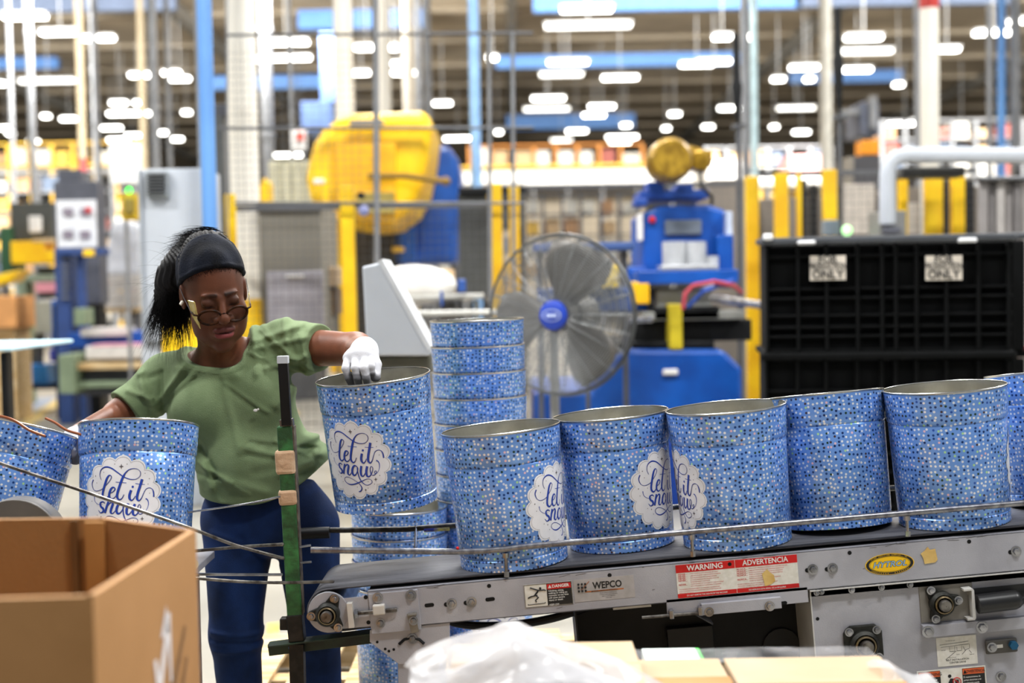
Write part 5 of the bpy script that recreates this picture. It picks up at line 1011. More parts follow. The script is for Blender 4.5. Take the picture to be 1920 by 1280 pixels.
carton('taller pale carton partly under the crumpled plastic bag', W(850, 1203, 2.60).x, W(1186, 1203, 2.60).x, 2.60, .30, zt2, mat('warm_pale_cardboard', '#c2a987', .8, 0, '#b59b78', 3, bump=.05), False)
carton('front carton of the wrapped load, mostly below the picture', -.15, .38, 2.21, .3, .62, M_TANL, False)
t = thing('wooden_pallet', 'pallet carrying the wrapped cartons', 'pallet', (.2, 2.3, 0))
for kx in range(6): f = MB(); f.bb(-.2, .75, 1.9+kx*.13, 2.0+kx*.13, .11, .13); build(f, 'plank', M_WOOD, t)
for xx in (-.18, .25, .68): f = MB(); f.bb(xx, xx+.06, 1.92, 2.62, 0, .11); build(f, 'stringer', M_WOOD, t)
t = thing('paper_sheet', 'white sheet with a green end lying behind the cartons', 'sheet', W(1260, 1228, 2.7)); f = MB(); a = W(1205, 1221, 2.72); b = W(1305, 1221, 2.72); f.bb(a.x, b.x, 2.64, 2.74, a.z-.10, a.z); build(f, 'paper', mat('pale_mint_paper', '#e8f3ea', .5), t)
f = MB(); f.bb(b.x, b.x+.008, 2.64, 2.74, a.z-.10, a.z); build(f, 'green_end', mat('bright_green_end', '#3fd03a', .5), t)
f = MB(); f.bb(a.x-.05, b.x+.36, 2.63, 2.76, .13, a.z-.10); build(f, 'bundle', M_TANL, t)
# film
def film_mat(name, alpha, col='#d9dade'):
    m = bpy.data.materials.new(name); m.use_nodes = True; nt = m.node_tree; N = nt.nodes; L = nt.links; b = N['Principled BSDF']
    b.inputs['Base Color'].default_value = lin(col); b.inputs['Roughness'].default_value = .22; b.inputs['Specular IOR Level'].default_value = .8
    tr = N.new('ShaderNodeBsdfTransparent'); tl = N.new('ShaderNodeBsdfTranslucent'); tl.inputs[0].default_value = (.8, .8, .82, 1); mx0 = N.new('ShaderNodeMixShader'); mx0.inputs[0].default_value = .4; L.new(b.outputs[0], mx0.inputs[1]); L.new(tl.outputs[0], mx0.inputs[2])
    mx = N.new('ShaderNodeMixShader'); tc = N.new('ShaderNodeTexCoord'); nz = N.new('ShaderNodeTexNoise'); nz.inputs['Scale'].default_value = 9; L.new(tc.outputs['Object'], nz.inputs[0])
    mr = N.new('ShaderNodeMapRange'); mr.inputs[1].default_value = .35; mr.inputs[2].default_value = .65; mr.inputs[3].default_value = alpha-.15; mr.inputs[4].default_value = min(1, alpha+.2); L.new(nz.outputs[0], mr.inputs[0])
    L.new(mr.outputs[0], mx.inputs[0]); L.new(tr.outputs[0], mx.inputs[1]); L.new(mx0.outputs[0], mx.inputs[2]); L.new(mx.outputs[0], N['Material Output'].inputs['Surface']); return m
def film(name, t, outline_top, bottom, Y, dY, alpha, seed, amp=.03, nx=70, ny=44):
    """crumpled sheet: top edge follows a ridge, falls towards the viewer and away"""
    ot = [W(px, py, Y) for px, py in outline_top]; xs = [p.x for p in ot]; zs = [p.z for p in ot]; vs = []
    for i in range(nx):
        u = i/(nx-1); x = xs[0]+(xs[-1]-xs[0])*u; zr = float(np.interp(x, xs, zs))
        for j in range(ny):
            q = j/(ny-1)*2-1; yy = Y+q*dY; drop = (abs(q)**1.5)*(zr-bottom) if q < 0 else q*q*(zr-bottom)
            p = Vector((x*5+seed, yy*5, zr*3+q*2)); r = 1-abs(mn.noise(p*1.3))*2; r2 = 1-abs(mn.noise(p*3.1+Vector((3, 5, 9))))*2
            dn = amp*(r*.6+r2*.4)*min(1, .15+abs(q)*2.2); vs.append((x+amp*.6*mn.noise(p*2+Vector((9, 1, 2)))*min(1, abs(q)*3), yy-dn*.6, max(bottom, zr-drop+dn*.5*abs(q))))
    fs = [(i*ny+j, (i+1)*ny+j, (i+1)*ny+j+1, i*ny+j+1) for i in range(nx-1) for j in range(ny-1)]
    f = MB(); f.add(vs, fs); return build(f, name, film_mat(name+'_material', alpha), t, smooth=2)
t = thing('plastic_bag', 'crumpled translucent white plastic bag draped over the cartons', 'bag', W(980, 1280, 2.35))
film('bag_film', t, [(768, 1243), (778, 1226), (830, 1200), (880, 1184), (925, 1176), (945, 1167), (975, 1165), (995, 1176), (1040, 1196), (1100, 1212), (1160, 1236), (1225, 1276), (1290, 1320)], .56, 2.38, .2, .62, 1.0, .075)
film('bag_fold', t, [(772, 1250), (790, 1262), (850, 1255), (900, 1230), (960, 1190), (1000, 1205), (1060, 1235), (1150, 1270), (1230, 1300)], .58, 2.26, .12, .6, 7.0, .06)
t = thing('stretch_film', 'clear stretch film bunched at the right end of the cartons', 'film', W(1700, 1260, 2.4))
film('film_bunch', t, [(1640, 1236), (1665, 1238), (1690, 1255), (1720, 1268), (1745, 1262), (1760, 1290)], .60, 2.50, .1, .55, 3.0, .025, 30, 24)
film('film_strip', t, [(1180, 1216), (1200, 1221), (1300, 1229), (1400, 1222), (1520, 1224), (1640, 1233)], .69, 2.66, .05, .25, 5.0, .012, 60, 12)
# ------------------------------------------------------------------ signed distance modelling for the person
F32 = np.float32
def A(v): return np.array(tuple(v), F32)
def ell(P, c, r):
    r = A(r); q = (P-A(c))/r; k0 = np.sqrt((q*q).sum(1)); q2 = q/r; k1 = np.sqrt((q2*q2).sum(1))+1e-6
    return k0*(k0-1)/k1
def cap(P, a, b, ra, rb=None):
    rb = ra if rb is None else rb; a = A(a); b = A(b); ba = b-a; pa = P-a; h = np.clip((pa@ba)/(ba@ba), 0, 1)
    d = pa-h[:, None]*ba; return np.sqrt((d*d).sum(1))-(ra+(rb-ra)*h)
def smin(a, b, k): h = np.clip(.5+.5*(b-a)/k, 0, 1); return b*(1-h)+a*h-k*h*(1-h)
def smax(a, b, k): return -smin(-a, -b, k)
def U_(P, items, k):
    d = items[0]
    for i in items[1:]: d = smin(d, i, k)
    return d
def surf(fn, lo, hi, res):
    lo = np.array(lo, F32); hi = np.array(hi, F32); n = np.ceil((hi-lo)/res).astype(int)+1; Bk = 12
    nb = np.ceil(n/Bk).astype(int); n = nb*Bk
    V = np.full(tuple(n), 1.0, F32)
    bi = np.stack(np.meshgrid(*[np.arange(k) for k in nb], indexing='ij'), -1).reshape(-1, 3)
    cen = lo+(bi*Bk+Bk/2-.5)*res; d = fn(cen.astype(F32)); lim = Bk*res*.87*1.6+res*2
    off = np.stack(np.meshgrid(*[np.arange(Bk)]*3, indexing='ij'), -1).reshape(-1, 3)
    near = np.abs(d) < lim
    for b, dd in zip(bi[~near], d[~near]):
        s = b*Bk; V[s[0]:s[0]+Bk, s[1]:s[1]+Bk, s[2]:s[2]+Bk] = 1 if dd > 0 else -1
    nbk = bi[near]
    for c in range(0, len(nbk), 150):
        ch = nbk[c:c+150]; idx = (ch[:, None, :]*Bk+off[None]).reshape(-1, 3)
        V[idx[:, 0], idx[:, 1], idx[:, 2]] = fn((lo+idx*res).astype(F32))
    S = V < 0; nx, ny, nz = n
    cnt = np.zeros((nx-1, ny-1, nz-1), np.int8); 
    for dx in (0, 1):
        for dy in (0, 1):
            for dz in (0, 1): cnt += S[dx:nx-1+dx, dy:ny-1+dy, dz:nz-1+dz]
    act = (cnt > 0) & (cnt < 8); ids = np.full(act.shape, -1, np.int64); I = np.argwhere(act); ids[act] = np.arange(len(I))
    acc = np.zeros((len(I), 3), F32); num = np.zeros(len(I), F32)
    cor = [(0, 0, 0), (1, 0, 0), (0, 1, 0), (1, 1, 0), (0, 0, 1), (1, 0, 1), (0, 1, 1), (1, 1, 1)]
    for a in range(8):
        for b in range(a+1, 8):
            ca, cb = np.array(cor[a]), np.array(cor[b])
            if abs(ca-cb).sum() != 1: continue
            va = V[I[:, 0]+ca[0], I[:, 1]+ca[1], I[:, 2]+ca[2]]; vb = V[I[:, 0]+cb[0], I[:, 1]+cb[1], I[:, 2]+cb[2]]
            m = (va < 0) != (vb < 0); t = np.where(m, va/np.where(m, va-vb, 1), 0)
            acc += np.where(m[:, None], ca+(cb-ca)*t[:, None], 0); num += m
    P = lo+(I+acc/num[:, None])*res; Q = []
    for ax in range(3):
        o1, o2 = [(1, 2), (2, 0), (0, 1)][ax]; sl = [slice(0, -1)]*3; sh = [slice(0, -1)]*3
        a = [slice(0, k) for k in n]; b = [slice(0, k) for k in n]; a[ax] = slice(0, n[ax]-1); b[ax] = slice(1, n[ax])
        Sa = S[tuple(a)]; Sb = S[tuple(b)]; E = np.argwhere(Sa != Sb); E = E[(E[:, o1] > 0) & (E[:, o2] > 0) & (E[:, o1] < n[o1]-1) & (E[:, o2] < n[o2]-1)]
        if not len(E): continue
        e1 = np.zeros(3, int); e1[o1] = 1; e2 = np.zeros(3, int); e2[o2] = 1
        g = lambda X: ids[X[:, 0], X[:, 1], X[:, 2]]
        q = np.stack([g(E-e1-e2), g(E-e2), g(E), g(E-e1)], 1); fl = ~Sa[E[:, 0], E[:, 1], E[:, 2]]; q[fl] = q[fl][:, ::-1]; Q.append(q)
    Q = np.concatenate(Q); Q = Q[(Q >= 0).all(1)]
    return P.astype(F32), Q
def mesh_from(name, P, Q, m, parent=None, colors=None, kind=None, label=None, keep=None):
    inv = mw(parent).inverted() if parent is not None else Matrix.Identity(4); M = np.array(inv, F32); P = P@M[:3, :3].T+M[:3, 3]
    me = bpy.data.meshes.new(name); me.vertices.add(len(P)); me.vertices.foreach_set('co', P.ravel()); me.loops.add(len(Q)*4); me.loops.foreach_set('vertex_index', Q.ravel().astype(np.int32))
    me.polygons.add(len(Q)); me.polygons.foreach_set('loop_start', np.arange(0, len(Q)*4, 4, dtype=np.int32)); me.polygons.foreach_set('loop_total', np.full(len(Q), 4, np.int32)); me.polygons.foreach_set('use_smooth', np.ones(len(Q), bool))
    me.update(calc_edges=True); me.materials.append(m)
    if colors is not None:
        ca = me.color_attributes.new('Col', 'FLOAT_COLOR', 'POINT'); ca.data.foreach_set('color', np.concatenate([colors, np.ones((len(P), 1))], 1).astype(F32).ravel())
    o = bpy.data.objects.new(name, me); COL.objects.link(o)
    if parent is not None: o.parent = parent
    return setp(o, label=label, kind=kind)
def snoise(P, s, seed=0):   # cheap smooth pseudo noise from warped sines
    x, y, z = (P*s).T; a = np.sin(x*1.7+seed+1.3*np.sin(y*1.1+seed*2))+np.sin(y*2.1+1.7*seed+1.1*np.sin(z*1.3))+np.sin(z*1.9+.7*seed+1.2*np.sin(x*.9+2))
    return a/3
woman = thing('person', 'woman in a green t-shirt and dark jeans, black headband and glasses, reaching into a tin', 'person', W(480, 900, 3.88)*Vector((1, 1, 0)) if False else (W(490, 900, 3.88).x, 3.88, 0))
# head frame
HS = 1.12; HV = np.array((1.12, 1.12, 1.24), F32)
HR = np.array(Matrix.Rotation(R(22), 3, 'Z') @ Matrix.Rotation(R(-7), 3, 'Y') @ Matrix.Rotation(R(21), 3, 'X'), F32)
HC = A(W(401, 547, 3.77))
def h2w(p): return HC+HR@(A(p)*HV)
def w2h(P): return ((P-HC)@HR)/HV
def head_sdf(P):
    H = w2h(P); X = H.copy(); X[:, 0] = np.abs(H[:, 0])
    d = ell(X, (0, .02, .035), (.074, .094, .088))
    d = smin(d, ell(X, (0, -.018, -.02), (.066, .074, .088)), .03)
    d = smin(d, ell(X, (0, -.035, -.072), (.052, .052, .048)), .03)
    d = smin(d, ell(X, (0, -.062, -.110), (.023, .019, .016)), .02)           # chin
    d = smin(d, ell(X, (.040, -.055, -.035), (.029, .028, .027)), .02)       # cheeks
    d = smin(d, ell(X, (.036, -.045, -.068), (.028, .032, .030)), .02)
    d = smax(d, -ell(X, (.031, -.106, .006), (.020, .018, .013)), .012)      # eye sockets
    d = smin(d, ell(X, (.031, -.0775, .004), (.0155, .0125, .0115)), .004)   # lids
    d = smin(d, cap(X, (.012, -.088, .022), (.046, -.076, .022), .0015, .001), .012)
    d = smin(d, cap(X, (0, -.086, .012), (0, -.108, -.026), .0068, .0105), .010)   # nose
    d = smin(d, ell(X, (0, -.106, -.030), (.0150, .0125, .0115)), .008)
    d = smin(d, ell(X, (.0178, -.096, -.033), (.0095, .0115, .0090)), .006)
    d = smax(d, -ell(X, (.0072, -.104, -.0405), (.0042, .006, .0035)), .003)
    d = smin(d, ell(X, (0, -.085, -.060), (.030, .015, .022)), .014)
    d = smin(d, ell(X, (.009, -.0985, -.0580), (.019, .0085, .0072)), .004)  # upper lip
    d = smin(d, ell(X, (0, -.0965, -.0720), (.023, .0100, .0088)), .004)     # lower lip
    d = smax(d, -ell(X, (0, -.109, -.0645), (.027, .012, .0018)), .003)      # mouth line
    d = smax(d, -ell(X, (0, -.1065, -.083), (.02, .008, .004)), .006)
    e = ell(X, (.077, .006, -.004), (.0085, .019, .030)); e = smax(e, -ell(X, (.087, .003, -.002), (.007, .011, .018)), .004)
    return smin(d, e, .006)*HS
SL, SR_ = W(297, 715, 3.93), W(545, 650, 3.93)
EL, ER = W(222, 778, 3.86), W(668, 655, 3.80)
WL, WR = W(150, 812, 3.62), W(683, 660, 3.60)
NB = W(418, 668, 3.90)
def skin_sdf(P):
    d = head_sdf(P)
    n = cap(P, h2w((0, .035, -.05)), NB+Vector((0, .01, -.02)), .057, .066); n = smin(n, cap(P, h2w((0, -.02, -.085)), NB+Vector((0, -.03, 0)), .03, .04), .03)
    d = smin(d, n, .03)
    tr = cap(P, NB+Vector((-.02, .02, -.03)), SL+Vector((.03, 0, .01)), .055, .05); tr = smin(tr, cap(P, NB+Vector((.03, .02, -.02)), SR_+Vector((-.03, 0, .01)), .055, .05), .03)
    ch = ell(P, W(425, 748, 3.91), (.165, .100, .155)); tr = smin(tr, ch, .05); d = smin(d, tr, .03)
    d = smin(d, ell(P, W(470, 850, 3.90), (.15, .10, .15)), .04)
    arm = cap(P, SL, EL, .052, .043); arm = smin(arm, cap(P, EL, WL, .040, .028), .02)
    ar2 = cap(P, SR_, ER, .058, .047); ar2 = smin(ar2, cap(P, ER, WR, .043, .034), .025)
    return smin(smin(d, arm, .02), ar2, .02)
def skin_col(P):
    H = w2h(P); n = len(P); base = np.array(lin('#70432f')[:3]); C_ = np.tile(base, (n, 1)); v = 1+.16*snoise(P, 45, 1)+.08*snoise(P, 120, 3); C_ *= v[:, None]
    X = H.copy(); X[:, 0] = np.abs(X[:, 0])
    def blend(m, c): 
        nonlocal C_; C_ = C_*(1-m[:, None])+np.array(lin(c)[:3])*m[:, None]
    face = (H[:, 2] > -.13)&(H[:, 1] < -.02)
    blend(np.clip(1-ell(X, (0, -.10, -.0712), (.0245, .016, .0098))/.002, 0, 1)*face, '#93494a'); blend(np.clip(1-ell(X, (.007, -.10, -.0585), (.020, .014, .0072))/.002, 0, 1)*face, '#6c3a35')
    blend(np.clip(1-np.abs(H[:, 2]+.0648)/.0016, 0, 1)*(X[:, 0] < .023)*face, '#2a1210')
    blend(np.clip(1-cap(X, (.014, -.095, .025), (.047, -.083, .026), .007, .004)/.003, 0, 1)*.85, '#140a07')        # brows
    blend(np.clip(1-ell(X, (.031, -.09, .006), (.019, .03, .013))/.006, 0, 1)*.55*face, '#2c1812')  # shade around the eyes put into the skin colour
    blend(np.clip(1-np.abs(H[:, 2]+.0035+ (X[:, 0]-.031)**2*8)/.0022, 0, 1)*(np.abs(X[:, 0]-.031) < .0160)*face, '#150c0a')  # lash line
    blend(np.clip((H[:, 2]-.086)/.012, 0, 1)*.9, '#1a110e')       # hair roots
    blend(np.clip(1-ell(X, (.062, -.03, .045), (.016, .04, .03))/.01, 0, 1)*.35, '#20140f')
    blend(np.clip(1-ell(X, (.0072, -.104, -.0405), (.0042, .006, .0035))/.001, 0, 1), '#1c0d0a')
    C_ *= (1-.22*np.clip(1-np.abs(H).max(1)/.16, 0, .5)*2)[:, None]
    C_ *= (1+.35*np.clip(1-np.abs(P-A(ER)).max(1)/.2, 0, 1)*.6)[:, None]  # skin near the elbow lightened in colour, as if lit
    return C_
P_, Q_ = surf(skin_sdf, (-1.32, 3.45, .86), (-.33, 4.06, 1.63), .0036)
# sharpen the face with a finer pass: project the vertices on the exact surface
def project(fn, P, it=2):
    for _ in range(it):
        e = .0012; d = fn(P); g = np.stack([fn(P+A(v))-fn(P-A(v)) for v in ((e, 0, 0), (0, e, 0), (0, 0, e))], 1); l = np.linalg.norm(g, axis=1, keepdims=True)+1e-9; P = P-(g/l)*np.clip(d, -.002, .002)[:, None]
    return P.astype(F32)
hd = thing('x', 'x', 'x'); bpy.data.objects.remove(hd)
M_SKIN = vcmat('deep_brown_skin', .48, .10, 300, .05, .28)
# head region meshed finer and the rest coarser, welded as one mesh
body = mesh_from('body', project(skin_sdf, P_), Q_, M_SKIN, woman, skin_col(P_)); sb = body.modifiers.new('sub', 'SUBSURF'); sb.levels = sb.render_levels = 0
# ---- shirt
def fold(P, a, b, wd, amp):    # one soft fold along a segment
    P = P*A((1, 0, 1)); a = Vector(a)*1; b = Vector(b)*1; a.y = b.y = 0; return amp*np.exp(-(cap(P, a, b, 0.0)/wd)**2)
CH = W(430, 748, 3.89); BEL = W(478, 862, 3.875)
hemL = W(238, 768, 3.87); hemR = W(597, 648, 3.86)
dL = (EL-SL).normalized(); dR = (ER-SR_).normalized()
SLc, SRc = A(hemL), A(hemR)
_r = random.Random(11); RF = []
for (ax, ay, tx_, ty_, n_, sp) in ((575, 690, 470, 650, 7, 45), (590, 850, 500, 840, 7, 40), (300, 770, 350, 700, 5, 30), (262, 720, 275, 700, 4, 22), (455, 600, 520, 700, 5, 45), (380, 880, 440, 930, 5, 40), (560, 610, 560, 670, 4, 25), (420, 720, 500, 790, 3, 60)):
    for _ in range(n_):
        p_ = (ax+_r.uniform(-12, 12), ay+_r.uniform(-18, 18)); q_ = (tx_+_r.uniform(-sp, sp), ty_+_r.uniform(-sp, sp)); RF.append((W(*p_, 3.82), W(*q_, 3.82), _r.uniform(.006, .014), _r.choice((-.004, .0045, .0055))))
def shirt_sdf(P):
    d = ell(P, CH, (.188, .120, .20)); d = smin(d, ell(P, BEL, (.172, .145, .165)), .06)
    d = smin(d, ell(P, W(490, 935, 3.885), (.172, .135, .10)), .05)
    d = smin(d, ell(P, W(385, 768, 3.82), (.085, .070, .080)), .05); d = smin(d, ell(P, W(492, 752, 3.82), (.085, .070, .080)), .05)
    tr = cap(P, NB+Vector((-.05, .02, -.035)), SL+Vector((.02, .01, .012)), .058, .058); tr = smin(tr, cap(P, NB+Vector((.05, .02, -.02)), SR_+Vector((-.02, .01, .01)), .062, .068), .03)
    tr = smin(tr, cap(P, NB+Vector((-.05, .04, -.02)), NB+Vector((.05, .04, 0)), .06), .03)
    d = smin(d, tr, .04)
    d = smin(d, ell(P, W(285, 955, 3.9)*0+W(600, 862, 3.89), (.035, .07, .05)), .05)
    sl = cap(P, SL+Vector((.02, 0, 0)), SL+dL*.19, .063, .066); sl = smax(sl, ((P-SLc)@A(dL)), .004)
    sr = cap(P, SR_+Vector((-.02, 0, 0)), SR_+dR*.19, .072, .070); sr = smax(sr, ((P-SRc)@A(dR)), .004)
    d = smin(d, sl, .07); d = smin(d, sr, .035)
    # folds
    d = d-.0030*snoise(P, 15, 2)-.0018*snoise(P*A((1, 1, .5)), 36, 5)
    for a, b, wd, amp in (((478, 640, 3.82), (560, 610, 3.86), .010, .006), ((470, 655, 3.80), (575, 632, 3.84), .009, .005), ((500, 690, 3.79), (575, 668, 3.82), .011, .006), ((530, 600, 3.86), (545, 680, 3.80), .010, .005),
                          ((575, 700, 3.8), (520, 760, 3.76), .012, .006), ((300, 700, 3.84), (300, 800, 3.82), .008, -.004), ((262, 700, 3.86), (285, 760, 3.84), .010, .005), ((245, 730, 3.86), (285, 748, 3.84), .008, .004),
                          ((590, 820, 3.80), (520, 850, 3.75), .013, .008), ((600, 855, 3.80), (530, 890, 3.74), .013, .008), ((595, 885, 3.82), (560, 905, 3.78), .010, .006), ((380, 870, 3.74), (392, 915, 3.73), .012, .007), ((372, 840, 3.76), (400, 895, 3.73), .010, -.006), ((330, 690, 3.82), (440, 705, 3.75), .012, .003), ((420, 900, 3.73), (500, 925, 3.73), .014, .004)):
        d = d-fold(P, W(*a), W(*b), wd*1.1, amp*1.6)
    for i in range(len(RF)): d = d-fold(P, RF[i][0], RF[i][1], RF[i][2], RF[i][3])
    # hem
    # neck opening
    oc = h2w((0, 0, 0))*0+A(W(402, 655, 3.80)); q = P-oc
    o = ell(P, W(392, 634, 3.82), (.112, .22, .082)); o = smin(o, ell(P, W(418, 672, 3.78), (.050, .10, .030)), .02)
    lip = d-.004
    dd = smax(d, -o, .002)
    lip = d-.0022; dd = smin(dd, smax(lip, np.abs(o-.007)-.007, .002), .001)
    hz = zat(938, 3.75)+.020*np.abs((P[:, 0]-BEL.x)/.17)**2+.05*np.clip((P[:, 0]-BEL.x)/.17, 0, 1.3)**2.0
    dd = smax(dd, hz-P[:, 2], .004)
    return dd
P_, Q_ = surf(shirt_sdf, (-1.25, 3.62, .82), (-.45, 4.10, 1.42), .0042)
M_SHIRT = mat('olive_green_jersey', '#74865f', .9, 0, '#687a54', 14, bump=.35, bscale=420)
shirt = mesh_from('t_shirt', project(shirt_sdf, P_, 1), Q_, M_SHIRT, woman)
f = MB(); f.tube([A(W(*p)) for p in ((330, 640, 3.83), (330, 641, 3.83))], .001, 4)
# white speck print on the shirt
f = MB(); f.sph(W(479, 769, 3.733), .0045, 8, sc=(1.4, .5, 1)); f.sph(W(484, 767, 3.733), .003, 8); build(f, 'lint_speck', M_WHITE, woman)
# ---- jeans
def jeans_sdf(P):
    HP = W(495, 950, 3.90); d = ell(P, HP, (.168, .125, .15))
    kL, kR = W(442, 1190, 3.86), W(592, 1188, 3.88)
    aL = Vector((kL.x-.0, 3.93, .11)); aR = Vector((kR.x+.01, 3.95, .11))
    l = cap(P, W(446, 985, 3.90), kL, .104, .073); l = smin(l, cap(P, kL, aL, .073, .058), .03)
    r = cap(P, W(575, 985, 3.91), kR, .098, .070); r = smin(r, cap(P, kR, aR, .070, .056), .03)
    d = smin(d, smin(l, r, .008), .05)
    d = d-.0015*snoise(P, 20, 4)
    for a, b, wd, amp in (((395, 1186, 3.80), (480, 1192, 3.79), .007, .006), ((395, 1200, 3.80), (485, 1210, 3.79), .007, -.005), ((400, 1222, 3.8), (480, 1218, 3.8), .007, .005), ((505, 1060, 3.83), (450, 1010, 3.79), .012, -.006), ((500, 1030, 3.8), (400, 1000, 3.8), .010, .004), ((512, 1060, 3.84), (600, 1005, 3.8), .012, -.005), ((550, 1200, 3.82), (630, 1205, 3.82), .007, .004)):
        d = d-fold(P, W(*a), W(*b), wd, amp)
    return np.maximum(d, P[:, 2]-zat(905, 3.8))
P_, Q_ = surf(jeans_sdf, (-1.05, 3.68, .08), (-.42, 4.10, .96), .0055)
M_JEAN = mat('dark_indigo_denim', '#152f5f', .8, 0, '#0e2144', 9, bump=.3, bscale=500, spec=.2)
jeans = mesh_from('jeans', project(jeans_sdf, P_, 1), Q_, M_JEAN, woman)
# shoes
for kx, ky in ((W(442, 1190, 3.86).x, 3.90), (W(592, 1188, 3.88).x+.01, 3.92)):
    sh = lambda P: smax(smin(cap(P, (kx, ky+.02, .045), (kx, ky-.16, .032), .045, .038), cap(P, (kx, ky+.03, .05), (kx, ky+.03, .10), .045, .05), .03), .002-P[:, 2], .004)
    a_, b_ = surf(sh, (kx-.08, ky-.25, -.02), (kx+.08, ky+.12, .18), .007); mesh_from('shoe', a_, b_, M_BLACK, woman)
# ---- gloves
def gz(zx, zy, Y): return W(620+zx*.08596, 630+zy*.08596, Y)
FING = [tuple(list(q[:4])+[.0112]) for q in [((370, 560, 3.560), (330, 700, 3.535), (395, 900, 3.535), (480, 1120, 3.555), .0128), ((540, 500, 3.552), (535, 700, 3.518), (585, 900, 3.518), (640, 1150, 3.54), .0132), ((720, 500, 3.552), (735, 700, 3.512), (775, 900, 3.512), (830, 1150, 3.535), .0130), ((850, 520, 3.558), (870, 660, 3.520), (885, 780, 3.525), (960, 900, 3.545), .0120)]]
def glove_sdf(P):
    d = cap(P, gz(740, 300, 3.60), gz(660, 470, 3.575), .034, .035); d = smin(d, ell(P, gz(620, 470, 3.575), (.044, .024, .024)), .02)
    fs = None
    for a, b, c, e, r in FING:
        q = smin(smin(cap(P, gz(*a), gz(*b), r*1.08, r), cap(P, gz(*b), gz(*c), r, r*.93), .004), cap(P, gz(*c), gz(*e), r*.93, r*.82), .004)
        fs = q if fs is None else smin(fs, q, .0012)
    d = smin(d, fs, .005)
    th = smin(cap(P, gz(880, 380, 3.59), gz(980, 620, 3.565), .019, .0155), cap(P, gz(980, 620, 3.565), gz(985, 900, 3.54), .0155, .0125), .006)
    d = smin(d, th, .006); d = smin(d, smax(cap(P, WR+(ER-WR)*.10, gz(740, 330, 3.60), .0385, .037), -((P-A(WR+(ER-WR)*.10))@A((WR-ER).normalized())), .002), .01)
    return d-.0006*snoise(P, 110, 3)
lo = gz(600, 600, 3.56); P_, Q_ = surf(glove_sdf, (lo.x-.09, 3.46, lo.z-.10), (lo.x+.10, 3.72, lo.z+.09), .0022)
def glove_col(P, zc, axis_noise=60):
    g = np.clip((zc-P[:, 2]+.006*snoise(P, 90, 2))/.006, 0, 1); w_ = np.array(lin('#d4d4d9')[:3]); gr = np.array(lin('#77777b')[:3]); return w_*(1-g[:, None])+gr*g[:, None]
M_GLOVE = vcmat('white_knit_glove', .7, .25, 500)
mesh_from('glove', P_, Q_, M_GLOVE, woman, glove_col(P_, gz(600, 800, 3.53).z), label='white work glove with grey coated fingertips reaching into the tin')
def glove2(P):
    d = cap(P, WL+(EL-WL)*.15, W(146, 822, 3.585), .030, .033); d = smin(d, ell(P, W(140, 828, 3.575), (.036, .03, .038)), .015)
    fs = None
    for i, (dx, r) in enumerate(((-16, .0115), (-8, .0122), (0, .0122), (8, .011))):
        q = cap(P, W(146+dx*.6, 826, 3.56-.012*i), W(141+dx*.35, 846, 3.505+.012*i), r); q = smin(q, cap(P, W(141+dx*.35, 846, 3.505+.012*i), W(143+dx*.3, 864, 3.52+.012*i), r, r*.85), .004); fs = q if fs is None else smin(fs, q, .0015)
    d = smin(d, fs, .008); return smin(d, smin(cap(P, W(150, 822, 3.6), W(165, 836, 3.62), .016, .013), cap(P, W(165, 836, 3.62), W(166, 858, 3.625), .013, .011), .006), .006)
lo = W(145, 835, 3.57); P_, Q_ = surf(glove2, (lo.x-.10, 3.44, lo.z-.09), (lo.x+.12, 3.74, lo.z+.09), .003)
mesh_from('glove', P_, Q_, M_GLOVE, woman, glove_col(P_, W(140, 846, 3.55).z), label='white work glove gripping between the two left tins')
# ---- headband, hair
def band_sdf(P):
    H = w2h(P); d = ell(H, (0, .022, .036), (.0835, .104, .0965))
    n1 = A((0, -.55, -.835)); n1 = n1/np.linalg.norm(n1); lowp = (H-A((0, -.072, .084)))@A((0, -.58, -.815)); up = (H-A((0, .025, .130)))@A((0, .86, .51))
    s = (H@A((0, .62, -.25))); d = d-.0019*np.sin(s*190+22*H[:, 0])-.0016*np.exp(-((lowp+.006)/.004)**2)*1.2-.0014*np.exp(-((up+.006)/.005)**2)
    d = smax(smax(d, lowp, .004), up, .004)*HS; return d
P_, Q_ = surf(band_sdf, HC-.17, HC+.17, .0028); M_BAND = mat('navy_black_stretch_fabric', '#0a0c12', .75, 0, '#121826', 12, bump=.2, bscale=200, spec=.15)
mesh_from('headband', P_, Q_, M_BAND, woman)
PT = [A(W(352, 500, 3.86)), A(W(325, 535, 3.86)), A(W(318, 575, 3.87)), A(W(372, 470, 3.86)), A(W(400, 455, 3.85))]
def hair_sdf(P):
    H = w2h(P); cr = ell(H, (0, .030, .040), (.079, .098, .094)); cut = -((H-A((0, .010, .10)))@A((0, .86, .51)))
    cr = smax(cr, cut, .01)
    lowb = ell(H, (0, .05, -.01), (.070, .06, .07)); cr = smin(cr, lowb, .02)
    d = smin(cr*HS, ell(P, PT[0], (.062, .075, .075)), .03); d = smin(d, ell(P, PT[1], (.050, .06, .075)), .03); d = smin(d, ell(P, PT[2], (.036, .045, .058)), .03); d = smin(d, ell(P, PT[3], (.052, .06, .050)), .03); d = smin(d, ell(P, PT[4], (.045, .05, .028)), .03)
    q = P@A((.8, 0, .6)); return d-.0022*np.sin(q*420+9*np.sin(P[:, 2]*40))-.003*snoise(P, 40, 7)
P_, Q_ = surf(hair_sdf, HC-A((.24, .12, .22)), HC+A((.16, .26, .20)), .004); M_HAIR = mat('black_hair', '#080708', .6, 0, '#0f0d0e', 60, stretch=(6, 6, 1))
M_HAIR.node_tree.nodes['Principled BSDF'].inputs['Specular IOR Level'].default_value = .15
hair = mesh_from('hair', P_, Q_, M_HAIR, woman)
